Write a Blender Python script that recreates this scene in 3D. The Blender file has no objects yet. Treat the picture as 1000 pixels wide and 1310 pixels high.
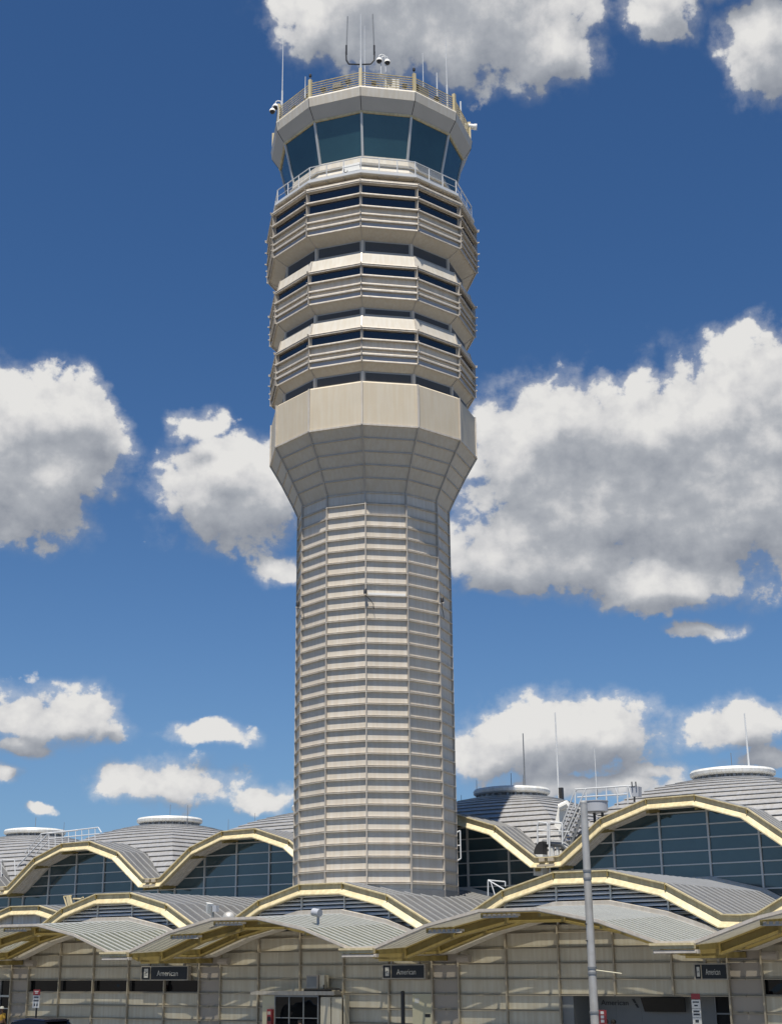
import bpy, math, random
from mathutils import Vector, Matrix
random.seed(7)
R_ = math.radians
scene = bpy.context.scene
COL = scene.collection
# ------------------------------------------------------------------ camera and frames
FPX, PITCH, ROLL, YAW = 1777.94, 0.3126210, 0.0098855, 0.5978160
CAMZ = 4.2
OX, OY = -20.4106, 79.9487           # origin of the terminal's wall line
L = 13.7                             # one bay of the terminal
CY, SY = math.cos(YAW), math.sin(YAW)
def W(u, v, z):                      # terminal frame: u along the wall, v into the building
    return Vector((OX + u*CY + v*SY, OY - u*SY + v*CY, z))
camF = Vector((0, math.cos(PITCH), math.sin(PITCH)))
_u0 = Vector((0, -math.sin(PITCH), math.cos(PITCH))); _r0 = Vector((1, 0, 0))
camU = _u0*math.cos(ROLL) + _r0*math.sin(ROLL)
camR = _r0*math.cos(ROLL) - _u0*math.sin(ROLL)
def ray(x, y):
    return camF + camR*((x-500)/FPX) - camU*((y-655)/FPX)
def at_v(x, y, v):                   # where a sight line meets the plane v = const -> (u, z)
    d = ray(x, y)
    t = (v + OX*SY + (OY)*CY) / (d.x*SY + d.y*CY)
    X = d*t
    return ((X.x-OX)*CY - (X.y-OY)*SY, X.z + CAMZ)
def at_y(x, y, Y):
    d = ray(x, y); X = d*(Y/d.y); return Vector((X.x, X.y, X.z+CAMZ))

cam_d = bpy.data.cameras.new('camera'); cam = bpy.data.objects.new('camera', cam_d); COL.objects.link(cam)
cam_d.sensor_fit = 'VERTICAL'; cam_d.sensor_height = 36; cam_d.sensor_width = 36*1000/1310
cam_d.lens = FPX*36/1310; cam_d.clip_start = .5; cam_d.clip_end = 20000
m = Matrix((camR, camU, -camF)).transposed().to_4x4(); m.translation = Vector((0, 0, CAMZ))
cam.matrix_world = m
scene.camera = cam

# ------------------------------------------------------------------ materials
M = {}
def nn(nt, t, **k):
    n = nt.nodes.new(t)
    for a, b in k.items(): setattr(n, a, b)
    return n
def mat(name, col, rough=.6, metal=0., var=.12, scale=1.2, bump=0., streak=0., spec=.5, fine=14., cell=None, alpha_mix=None):
    m = bpy.data.materials.new(name); m.use_nodes = True; nt = m.node_tree
    b = nt.nodes['Principled BSDF']; lk = nt.links.new
    b.inputs['Roughness'].default_value = rough; b.inputs['Metallic'].default_value = metal
    b.inputs['Specular IOR Level'].default_value = spec
    geo = nn(nt, 'ShaderNodeNewGeometry')
    n1 = nn(nt, 'ShaderNodeTexNoise'); n1.inputs['Scale'].default_value = scale; n1.inputs['Detail'].default_value = 6; n1.inputs['Roughness'].default_value = .6
    lk(geo.outputs['Position'], n1.inputs['Vector'])
    mp = nn(nt, 'ShaderNodeMapping'); mp.inputs['Scale'].default_value = (6, 6, .45); lk(geo.outputs['Position'], mp.inputs['Vector'])
    n2 = nn(nt, 'ShaderNodeTexNoise'); n2.inputs['Scale'].default_value = 1.; n2.inputs['Detail'].default_value = 5; lk(mp.outputs[0], n2.inputs['Vector'])
    c1 = [min(1, x*(1+var)) for x in col]; c0 = [x*(1-var) for x in col]
    rp = nn(nt, 'ShaderNodeValToRGB'); rp.color_ramp.elements[0].position = .3; rp.color_ramp.elements[1].position = .7
    rp.color_ramp.elements[0].color = (*c0, 1); rp.color_ramp.elements[1].color = (*c1, 1)
    lk(n1.outputs['Fac'], rp.inputs[0])
    out = rp.outputs[0]
    if streak:
        r2 = nn(nt, 'ShaderNodeValToRGB'); r2.color_ramp.elements[0].position = .42; r2.color_ramp.elements[1].position = .62
        a = 1-streak; r2.color_ramp.elements[0].color = (a, a*.97, a*.92, 1); r2.color_ramp.elements[1].color = (1, 1, 1, 1)
        lk(n2.outputs['Fac'], r2.inputs[0])
        mx = nn(nt, 'ShaderNodeMix', data_type='RGBA', blend_type='MULTIPLY'); mx.inputs[0].default_value = 1
        lk(out, mx.inputs[6]); lk(r2.outputs[0], mx.inputs[7]); out = mx.outputs[2]
    if cell:                          # each panel a shade of its own, plus broad rain streaks
        sp = nn(nt, 'ShaderNodeSeparateXYZ'); lk(geo.outputs['Position'], sp.inputs[0])
        def mm(op, a, b_=None):
            q = nn(nt, 'ShaderNodeMath', operation=op)
            for i_, x_ in enumerate((a, b_)):
                if x_ is None: continue
                if isinstance(x_, (int, float)): q.inputs[i_].default_value = x_
                else: lk(x_, q.inputs[i_])
            return q.outputs[0]
        if cell == 'tower':
            an = mm('ARCTAN2', mm('ADD', sp.outputs[0], .985), mm('SUBTRACT', 72.85, sp.outputs[1]))
            cu_ = mm('FLOOR', mm('DIVIDE', mm('ADD', an, math.radians(4.686)), math.radians(30))); cz = mm('FLOOR', mm('DIVIDE', sp.outputs[2], .617))
        else:
            uu = mm('SUBTRACT', mm('MULTIPLY', mm('ADD', sp.outputs[0], 20.41), math.cos(YAW)), mm('MULTIPLY', mm('SUBTRACT', sp.outputs[1], 79.95), math.sin(YAW)))
            cu_ = mm('FLOOR', mm('DIVIDE', uu, 2.56)); cz = mm('FLOOR', mm('DIVIDE', mm('SUBTRACT', sp.outputs[2], .31), .627))
        cx = nn(nt, 'ShaderNodeCombineXYZ'); lk(cu_, cx.inputs[0]); lk(cz, cx.inputs[1])
        wn = nn(nt, 'ShaderNodeTexWhiteNoise'); lk(cx.outputs[0], wn.inputs['Vector'])
        m3 = nn(nt, 'ShaderNodeMapping'); m3.inputs['Scale'].default_value = (1.6, 1.6, .10); lk(geo.outputs['Position'], m3.inputs['Vector'])
        n4 = nn(nt, 'ShaderNodeTexNoise'); n4.inputs['Scale'].default_value = 1.; n4.inputs['Detail'].default_value = 7; n4.inputs['Roughness'].default_value = .65; lk(m3.outputs[0], n4.inputs['Vector'])
        fac = mm('ADD', mm('ADD', .88, mm('MULTIPLY', wn.outputs['Value'], .10)), mm('MULTIPLY', n4.outputs['Fac'], .16))
        vm = nn(nt, 'ShaderNodeVectorMath', operation='SCALE'); lk(out, vm.inputs[0]); lk(fac, vm.inputs['Scale']); out = vm.outputs[0]
    lk(out, b.inputs['Base Color'])
    if bump:
        n3 = nn(nt, 'ShaderNodeTexNoise'); n3.inputs['Scale'].default_value = fine; n3.inputs['Detail'].default_value = 4; lk(geo.outputs['Position'], n3.inputs['Vector'])
        bp = nn(nt, 'ShaderNodeBump'); bp.inputs['Strength'].default_value = bump; bp.inputs['Distance'].default_value = .02
        lk(n3.outputs['Fac'], bp.inputs['Height']); lk(bp.outputs[0], b.inputs['Normal'])
    if alpha_mix is not None:
        tr = nn(nt, 'ShaderNodeBsdfTransparent'); tr.inputs[0].default_value = (*alpha_mix[1], 1)
        ms = nn(nt, 'ShaderNodeMixShader'); ms.inputs[0].default_value = alpha_mix[0]
        lk(b.outputs[0], ms.inputs[1]); lk(tr.outputs[0], ms.inputs[2]); lk(ms.outputs[0], nt.nodes['Material Output'].inputs[0])
    if alpha_mix is not None and len(alpha_mix) > 2:
        tl = nn(nt, 'ShaderNodeBsdfTranslucent'); tl.inputs[0].default_value = (.50, .51, .45, 1)
        m2 = nn(nt, 'ShaderNodeMixShader'); m2.inputs[0].default_value = alpha_mix[2]
        lk(b.outputs[0], m2.inputs[1]); lk(tl.outputs[0], m2.inputs[2]); lk(m2.outputs[0], ms.inputs[1])
    M[name] = m
    return m
mat('tower_panel', (.60, .558, .49), .55, 0, .05, .8, .0, .07, cell='tower')
mat('tower_flare', (.52, .475, .40), .6, 0, .04, .8, .0, .05)
mat('tower_band', (.54, .485, .385), .6, 0, .04, .6, .0, .03)
mat('tower_white', (.58, .55, .485), .5, 0, .04, 1., .0, .06)
mat('tower_soffit', (.40, .39, .365), .6, 0, .05, .8)
mat('rail_metal', (.56, .52, .46), .45, .15, .10, 2.5, 0, .1)
mat('rib_metal', (.42, .385, .335), .5, .15, .1, 2.)
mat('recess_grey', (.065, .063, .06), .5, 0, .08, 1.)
mat('panel_blue_grey', (.36, .38, .42), .4, 0, .06, 1.)
mat('cab_frame', (.55, .55, .53), .4, .2, .05, 1.)
mat('fascia_white', (.72, .70, .66), .5, 0, .06, 1.2, 0, .14)
mat('cream_steel', (.56, .49, .31), .5, 0, .10, 1.8, .0, .16)
mat('shaded_ochre_steel', (.30, .235, .085), .5, 0, .08, 1.2, .03, .10)  # yellow steel darkened: the shade under the canopies is put into the colour
mat('wall_panel', (.60, .565, .475), .6, 0, .05, .9, .0, .10, cell='wall')
mat('pier_panel', (.40, .36, .32), .6, 0, .05, .9)
mat('wall_rail', (.42, .37, .29), .5, .1, .08, 2.)
mat('soffit_white', (.66, .63, .58), .6, 0, .06, 1., 0, .1)
mat('roof_metal', (.165, .17, .175), .45, .3, .10, .7, .0, .10)
mat('roof_seam', (.50, .50, .49), .4, .4, .08, 1.)
mat('dome_metal', (.46, .465, .47), .42, .5, .08, .5, .03, .10)
mat('cap_metal', (.66, .68, .68), .45, .05, .06, 1., .02, .12)
mat('louvre', (.74, .75, .76), .4, .0, .06, 1.5)
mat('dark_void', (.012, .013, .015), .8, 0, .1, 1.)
mat('galvanised', (.42, .42, .41), .45, .3, .12, 3., .02, .1)
mat('white_rail', (.56, .58, .60), .4, 0, .05, 2.)
mat('dark_metal', (.03, .03, .032), .45, .2, .1, 2.)
mat('mid_metal', (.22, .23, .24), .45, .4, .1, 2.)
mat('canopy_trim', (.50, .47, .43), .5, .1, .07, 2., 0, .1)
mat('canopy_rib', (.60, .60, .57), .4, .25, .06, 2.)
mat('asphalt', (.05, .05, .052), .9, 0, .2, .6, .3, fine=60)
mat('concrete', (.36, .35, .33), .85, 0, .12, .7, .2, fine=40)
mat('bounce_concrete', (.145, .135, .12), .9, 0, .15, .1, .2, fine=8)  # unseen ground; warm tone set for the light it bounces onto the tower
mat('black_plate', (.008, .009, .012), .35, 0, .1, 2.)
mat('sign_text', (.62, .62, .60), .5, 0, .02, 2.)
mat('dark_text', (.03, .035, .045), .5, 0, .02, 2.)
mat('entrance_grey', (.22, .23, .24), .6, 0, .06, 1.)
mat('cream_door', (.55, .52, .38), .5, 0, .05, 1.)
mat('sign_blue', (.02, .06, .22), .4, 0, .05, 2.)
mat('sign_red', (.26, .035, .04), .4, 0, .08, 2.)
mat('brown_panel', (.055, .035, .02), .5, 0, .15, 2.)
mat('car_paint', (.012, .014, .03), .18, .3, .05, 2.)
mat('tail_red', (.25, .01, .015), .2, 0, .05, 2.)
mat('rubber', (.02, .02, .02), .8, 0, .1, 3.)
mat('skin', (.42, .24, .16), .5, 0, .05, 8.)
mat('skin_dark', (.20, .11, .07), .5, 0, .05, 8.)
mat('cloth_yellow', (.55, .33, .05), .8, 0, .08, 8.)
mat('cloth_dark', (.03, .035, .05), .8, 0, .08, 8.)
mat('cloth_red', (.30, .05, .05), .8, 0, .08, 8.)
mat('hair', (.02, .015, .012), .6, 0, .1, 20.)
mat('hat_white', (.75, .75, .72), .7, 0, .05, 20.)
mat('glass_dome', (.05, .07, .10), .08, 0, .05, 1.)
def glass(name, col, rough=.04, var=.25, spec=.5, wave=.01, ior=1.5):
    m = mat(name, col, rough, 0, var, .25, 0, 0, spec)
    nt = m.node_tree; b = nt.nodes['Principled BSDF']; b.inputs['IOR'].default_value = ior
    geo = nn(nt, 'ShaderNodeNewGeometry'); n3 = nn(nt, 'ShaderNodeTexNoise'); n3.inputs['Scale'].default_value = .9; n3.inputs['Detail'].default_value = 1
    nt.links.new(geo.outputs['Position'], n3.inputs['Vector'])
    bp = nn(nt, 'ShaderNodeBump'); bp.inputs['Strength'].default_value = .6; bp.inputs['Distance'].default_value = wave
    nt.links.new(n3.outputs['Fac'], bp.inputs['Height']); nt.links.new(bp.outputs[0], b.inputs['Normal'])
    return m
glass('cab_glass', (.022, .058, .068), .03, .3, .6, ior=1.7, wave=.006)
glass('storey_glass', (.010, .014, .022), .04, .2, .6, ior=1.6)
glass('arch_glass', (.040, .075, .090), .05, .3, .6, ior=1.75, wave=.008)
glass('shop_glass', (.006, .007, .009), .02, .2, .5, .03, ior=1.38)
mat('canopy_glass', (.17, .215, .205), .20, 0, .18, .8, 0, .15, .5, alpha_mix=(.62, (.95, .95, .90), .36))
mat('canopy_joint', (.60, .57, .51), .6, 0, .1, 2.)

# ------------------------------------------------------------------ mesh helpers
class MB:
    def __init__(s): s.v = []; s.f = []
    def add(s, vs, fs):
        o = len(s.v); s.v += [Vector(x) for x in vs]; s.f += [tuple(i+o for i in f) for f in fs]; return s
    def hexa(s, p):                   # 8 points: bottom 4 ccw, top 4 ccw
        return s.add(p, [(3,2,1,0),(4,5,6,7),(0,1,5,4),(1,2,6,5),(2,3,7,6),(3,0,4,7)])
    def box(s, u0, u1, v0, v1, z0, z1):
        return s.hexa([W(u0,v0,z0),W(u1,v0,z0),W(u1,v1,z0),W(u0,v1,z0),W(u0,v0,z1),W(u1,v0,z1),W(u1,v1,z1),W(u0,v1,z1)])
    def bar(s, a, b, w, h, up=Vector((0,0,1))):   # rectangular bar between two points
        a = Vector(a); b = Vector(b); d = (b-a).normalized(); x = d.cross(up)
        if x.length < 1e-4: x = d.cross(Vector((0, 1, 0)))
        x.normalize(); y = x.cross(d); x *= w/2; y *= h/2
        return s.hexa([a-x-y, a+x-y, b+x-y, b-x-y, a-x+y, a+x+y, b+x+y, b-x+y])
    def tube(s, a, b, r, n=8, r2=None, cap=True):
        a = Vector(a); b = Vector(b); r2 = r if r2 is None else r2
        d = (b-a).normalized(); x = d.orthogonal().normalized(); y = d.cross(x)
        o = len(s.v)
        for p, rr in ((a, r), (b, r2)):
            for i in range(n):
                t = 2*math.pi*i/n; s.v.append(p + x*(rr*math.cos(t)) + y*(rr*math.sin(t)))
        for i in range(n): s.f.append((o+i, o+(i+1)%n, o+n+(i+1)%n, o+n+i))
        if cap: s.f.append(tuple(o+n-1-i for i in range(n))); s.f.append(tuple(o+n+i for i in range(n)))
        return s
    def path(s, pts, r, n=6):
        for a, b in zip(pts, pts[1:]): s.tube(a, b, r, n)
        return s
    def lathe(s, c, prof, n=32):      # profile of (radius, z) turned about a vertical axis at c
        o = len(s.v); k = len(prof)
        for rr, z in prof:
            for i in range(n):
                t = 2*math.pi*i/n; s.v.append(Vector((c[0]+rr*math.cos(t), c[1]+rr*math.sin(t), c[2]+z)))
        for j in range(k-1):
            for i in range(n): s.f.append((o+j*n+i, o+j*n+(i+1)%n, o+(j+1)*n+(i+1)%n, o+(j+1)*n+i))
        s.f.append(tuple(o+n-1-i for i in range(n))); s.f.append(tuple(o+(k-1)*n+i for i in range(n)))
        return s
    def sweep(s, poly, sec, v0):      # section (v offset, normal offset) along a (u,z) polyline, mitred
        P = [Vector(p) for p in poly]; n = len(P); k = len(sec); o = len(s.v)
        for i in range(n):
            if i == 0: d = (P[1]-P[0]).normalized(); nr = Vector((-d.y, d.x)); mm = 1
            elif i == n-1: d = (P[-1]-P[-2]).normalized(); nr = Vector((-d.y, d.x)); mm = 1
            else:
                d1 = (P[i]-P[i-1]).normalized(); d2 = (P[i+1]-P[i]).normalized()
                n1 = Vector((-d1.y, d1.x)); n2 = Vector((-d2.y, d2.x)); nr = (n1+n2).normalized(); mm = 1/max(.3, nr.dot(n1))
            for a, b in sec:
                q = P[i] + nr*(b*mm); s.v.append(W(q.x, v0+a, q.y))
        for i in range(n-1):
            for j in range(k):
                s.f.append((o+i*k+j, o+(i+1)*k+j, o+(i+1)*k+(j+1)%k, o+i*k+(j+1)%k))
        s.f.append(tuple(o+j for j in range(k))); s.f.append(tuple(o+(n-1)*k+k-1-j for j in range(k)))
        return s
    def poly_uv(s, pts, v, th=0.05):  # upright slab from a (u,z) outline at depth v
        n = len(pts); a = [W(u, v, z) for u, z in pts]; b = [W(u, v+th, z) for u, z in pts]
        return s.add(a+b, [tuple(range(n)), tuple(2*n-1-i for i in range(n))] + [(i, i+n, (i+1)%n+n, (i+1)%n) for i in range(n)])
    def mesh(s, name, root=None):
        off = root.location if root is not None else Vector((0,0,0))
        me = bpy.data.meshes.new(name); me.from_pydata([v-off for v in s.v], [], s.f); me.update()
        import bmesh
        bm = bmesh.new(); bm.from_mesh(me); bmesh.ops.recalc_face_normals(bm, faces=bm.faces); bm.to_mesh(me); bm.free()
        return me
def root_of(o):
    while o.parent: o = o.parent
    return o
def part(name, mb, material, parent=None, smooth=False):
    me = mb.mesh(name, root_of(parent) if parent else None) if isinstance(mb, MB) else mb
    if material is not None and not me.materials: me.materials.append(M[material])
    if smooth:
        for p in me.polygons: p.use_smooth = True
        me.set_sharp_from_angle(angle=R_(35))
    o = bpy.data.objects.new(name, me); COL.objects.link(o)
    if parent:
        o.parent = parent
    return o
def tag(o, label=None, cat=None, group=None, kind=None):
    if label: o['label'] = label
    if cat: o['category'] = cat
    if group: o['group'] = group
    if kind: o['kind'] = kind
    return o
def thing(name, loc, label, cat, group=None):
    o = bpy.data.objects.new(name, None); COL.objects.link(o); o.location = loc; o.empty_display_size = .3
    return tag(o, label, cat, group)
def copy_tree(o, parent=None, loc=None):
    c = o.copy(); COL.objects.link(c)
    if parent: c.parent = parent
    if loc is not None: c.location = loc
    for ch in [x for x in COL.objects if x.parent == o]:
        copy_tree(ch, c)
    return c

# ------------------------------------------------------------------ ground
g = MB(); g.add([(-3000,-600,0),(3000,-600,0),(3000,6000,0),(-3000,6000,0)], [(0,1,2,3)])
tag(part('ground', g, 'bounce_concrete'), kind='structure')
g = MB().box(-140, 150, -34, -9, .004, .1); tag(part('road', g, 'asphalt'), kind='structure')
g = MB()
for u in range(-130, 140, 12): g.box(u, u+3, -18.1, -17.95, .1, .104)
tag(part('lane_marking', g, 'sign_text'), kind='structure')
g = MB().box(-140, 150, -9, 24, .006, .22); tag(part('pavement', g, 'concrete'), kind='structure')

# ------------------------------------------------------------------ terminal building
TB = thing('terminal_building', W(20, 0, 0), 'long terminal building with cream steel arches, glazed vaults and stepped metal domes behind the tower', 'building')
FR = (.05, .225, .41, .595, .78, .95)
def prof(kind, b, flat=True):
    zz = {'D': (9.2, 10.9, 11.7, 11.72, 10.93, 9.2), 'A': (5.86, 7.1, 7.77, 7.75, 7.12, 5.86), 'C': (4.75, 5.53, 6.05, 6.04, 5.54, 4.75)}[kind]
    p = [((b+f)*L, z) for f, z in zip(FR, zz)]
    if flat: p = [((b)*L, zz[0]-.03)] + p + [((b+1)*L, zz[-1]-.03)]
    return p
def zat(pr, u):
    for (u0, z0), (u1, z1) in zip(pr, pr[1:]):
        if u0-1e-6 <= u <= u1+1e-6: return z0+(z1-z0)*(u-u0)/(u1-u0)
    return pr[0][1] if u < pr[0][0] else pr[-1][1]
FASC = [(-.16, 0), (-.16, -.055), (-.05, -.055), (-.05, -.28), (-.30, -.50), (-.30, -.55), (.0, -.55), (.0, -.0)]
FASC_S = [(-.13, 0), (-.13, -.05), (-.05, -.05), (-.05, -.23), (-.22, -.42), (-.22, -.46), (.0, -.46), (.0, -.0)]
BAYS = range(-2, 5)
def span_at(pr, z):                 # u range of the arch above height z
    us = []
    for (u0, z0), (u1, z1) in zip(pr, pr[1:]):
        if (z0-z)*(z1-z) < 0: us.append(u0+(u1-u0)*(z-z0)/(z1-z0))
    return (min(us), max(us)) if len(us) >= 2 else None
def shift_poly(pr, d):
    return [(u, z+d) for u, z in pr]

def lower_arch(b):
    v0 = 6.0 if b <= -1 else -.1
    dz = -.1 if b <= -1 else 0
    pr = [(u, z+dz) for u, z in prof('A', b)]
    core = pr[1:-1]
    f = part('lower_arch_fascia', MB().sweep(pr, FASC, v0), 'cream_steel', TB)
    # joint collars at the kinks
    for u, z in core[1:-1]: part('splice_plate', MB().box(u-.015, u+.015, v0-.165, v0-.045, z-.27, z-.0), 'shaded_ochre_steel', f)
    inner = shift_poly(pr, -.42)
    vg = v0+.12
    wall = [(pr[0][0], 4.9), *[(u, z) for u, z in inner], (pr[-1][0], 4.9)]
    if b <= -1:
        gp = part('gable_panel', MB().poly_uv(wall, vg, .1), 'fascia_white', TB)
        mb = MB()
        for u, z in core: mb.box(u-.03, u+.03, vg-.05, vg, 5, z-.45)
        mb.box(pr[0][0], pr[-1][0], vg-.04, vg, 6.32, 6.37)
        part('joint', mb, 'wall_rail', gp)
    else:
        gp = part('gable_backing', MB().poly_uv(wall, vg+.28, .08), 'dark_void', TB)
        mb = MB(); z = 5.0
        while z < 7.4:
            s = span_at(inner, z+.1)
            if z < inner[0][1]-.15: s = (pr[0][0]+.1, pr[-1][0]-.1)
            if s:
                a, c = s
                mb.add([W(a,vg,z),W(c,vg,z),W(c,vg+.13,z+.10),W(a,vg+.13,z+.10),W(a,vg,z+.055),W(c,vg,z+.055),W(c,vg+.13,z+.13),W(a,vg+.13,z+.13)],
                       [(3,2,1,0),(4,5,6,7),(0,1,5,4),(1,2,6,5),(2,3,7,6),(3,0,4,7)])
            z += .178
        part('louvre', mb, 'louvre', gp)
        for u, z in core: part('mullion', MB().box(u-.035, u+.035, vg-.07, vg+.02, 5, z-.42), 'canopy_rib', gp)
        # solid white closure under the gable down to the canopy
    # flat underside board behind the fascia
    part('soffit', MB().sweep(pr, [(0,-.40),(.5,-.40),(.5,-.46),(0,-.46)], v0), 'soffit_white', f)
    # vault roof
    vb = 11.35
    rf = part('vault_roof', MB().sweep(pr, [(0,-.004),(0,-.10),(vb-v0,-.10),(vb-v0,-.004)], v0+.002), 'roof_metal', TB)
    mb = MB(); v = v0+.45
    while v < vb-.1:
        mb.sweep(pr, [(-.014, .035), (-.014, -.01), (.014, -.01), (.014, .035)], v); v += .78
    part('standing_seam', mb, 'roof_seam', rf)

def upper_arch(b):
    v0 = 9.87; pr = prof('D', b); core = pr[1:-1]
    f = part('upper_arch_fascia', MB().sweep(pr, FASC, v0), 'cream_steel', TB)
    for u, z in core[1:-1]: part('splice_plate', MB().box(u-.015, u+.015, v0-.165, v0-.045, z-.27, z), 'shaded_ochre_steel', f)
    # deep ribbed soffit and brackets
    sf = MB().sweep(pr, [(0,-.36),(1.4,-.36),(1.4,-.44),(0,-.44)], v0)
    for k in range(3): sf.sweep(pr, [(.3+.4*k,-.44),(.36+.4*k,-.44),(.36+.4*k,-.47),(.3+.4*k,-.47)], v0)
    s = part('soffit', sf, 'soffit_white', f)
    for u, z in core:
        part('bracket', MB().hexa([W(u-.08,v0,z-.72),W(u+.08,v0,z-.72),W(u+.08,v0+1.3,z-.56),W(u-.08,v0+1.3,z-.56),W(u-.08,v0,z-.47),W(u+.08,v0,z-.47),W(u+.08,v0+1.3,z-.45),W(u-.08,v0+1.3,z-.45)]), 'shaded_ochre_steel', f)
    vg = 11.22
    lowz = 5.6
    top = shift_poly(pr, -.30)
    gl = part('arch_window', MB().poly_uv([(pr[0][0], lowz), *top, (pr[-1][0], lowz)], vg, .06), 'arch_glass', TB)
    for u, z in core: part('mullion', MB().box(u-.045, u+.045, vg-.10, vg+.01, lowz, z-.36), 'cab_frame', gl)
    for k in range(-3, 7):
        z = 7.92+.627*k; 
        if z < top[0][1]: sp = (pr[0][0], pr[-1][0])
        else: sp = span_at(top, z)
        if sp: part('transom', MB().box(sp[0], sp[1], vg-.075, vg+.012, z-.03, z+.03), 'cab_frame', gl)
    # base flashing along the roof below
    fl = MB().sweep(shift_poly(prof('A', b), .03), [(-.28, .0), (-.02, .16), (-.02, -.02), (-.28, -.02)], vg-.1)
    part('flashing', fl, 'soffit_white', gl)
    rf = part('upper_vault_roof', MB().sweep(pr, [(0,-.004),(0,-.10),(4.6,-.10),(4.6,-.004)], v0+.002), 'roof_metal', TB)
    mb = MB()
    for k in range(7): mb.sweep(pr, [(-.014, .035), (-.014, -.01), (.014, -.01), (.014, .035)], v0+.4+.62*k)
    part('standing_seam', mb, 'roof_seam', rf)
    if True:                         # valley outlet box
        u = pr[-1][0]
        part('valley_outlet', MB().box(u-.42, u-.1, v0-.22, v0-.07, 8.95, 9.12).box(u+.1, u+.42, v0-.22, v0-.07, 8.95, 9.12).box(u-.5, u+.5, v0-.30, v0+.0, 8.70, 8.80), 'wall_rail', f)

def dome(b):
    cu, cv = (b+.5)*L, 18.5
    N = 64; steps = 17; z0, z1 = 9.0, 13.3
    mb = MB(); rings = []
    def ring(t, lip=0.):
        th = t*math.pi/2
        r = 2.15 + 4.75*(math.cos(th)*.70+(1-t)*.30) + lip
        z = z0 + (z1-z0)*(math.sin(th)*.80+t*.20)
        pts = []
        for i in range(N):
            a = 2*math.pi*i/N
            # rounded square: the corner softens with height
            sq = r/max(abs(math.cos(a)), abs(math.sin(a)))
            ci = r*1.02
            k = min(1, t**2.6*1.05)
            # chamfer the corner
            rr = sq*(1-k)+ci*k
            pts.append((cu+rr*math.cos(a), cv+rr*math.sin(a)))
        return pts, z
    for i in range(steps):
        p0, za = ring(i/steps, .05); p1, zb = ring((i+1)/steps, -.04)
        # each course: outer lip bottom, outer face, sloped tread
        lo = [W(x, y, za-.03) for x, y in p0]; o1 = [W(x, y, za+.0) for x, y in p0]; o2 = [W(x, y, zb-.03) for x, y in p1]
        o = len(mb.v); mb.v += lo+o1+o2
        ins, _ = ring(i/steps, -.16); mb.v += [W(x, y, za-.03) for x, y in ins]
        for j in range(N):
            k = (j+1) % N
            mb.f.append((o+3*N+j, o+3*N+k, o+k, o+j))
            mb.f.append((o+j, o+k, o+N+k, o+N+j)); mb.f.append((o+N+j, o+N+k, o+2*N+k, o+2*N+j))
    pts, z = ring(1, 0)
    mb.add([W(x, y, z-.08) for x, y in pts], [tuple(range(N))])
    d = part('dome', mb, 'dome_metal', TB)
    c = W(cu, cv, 0)
    mb = MB(); nd = 112; z_ = (12.9, 13.22, 13.24, 13.50)
    for q, z in enumerate(z_):
        for i in range(nd):
            a = 2*math.pi*i/nd; rr = 1.92 if q < 2 or (i//2) % 2 else 2.08
            mb.v.append(c+Vector((rr*math.cos(a), rr*math.sin(a), z)))
    for q in range(3):
        for i in range(nd): mb.f.append((q*nd+i, q*nd+(i+1)%nd, (q+1)*nd+(i+1)%nd, (q+1)*nd+i))
    part('cap_drum', mb, 'mid_metal', d)
    part('skylight_cap', MB().lathe(c, [(1.9, 13.46), (2.16, 13.48), (2.26, 13.56), (2.28, 13.70), (2.2, 13.82), (1.9, 13.87), (1.0, 13.93), (.3, 13.95)], 56), 'cap_metal', d, True)
    part('finial_rod', MB().tube(c+Vector((0,0,14.)), c+Vector((0,0,14.8)), .02, 5), 'mid_metal', d)

for b in BAYS: lower_arch(b); upper_arch(b)
for b in range(-3, 5): dome(b)

# flat roof deck that carries the domes
part('roof_deck', MB().box(-3*L, 5*L, 11.45, 26, 5.0, 8.6), 'roof_metal', TB)

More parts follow.
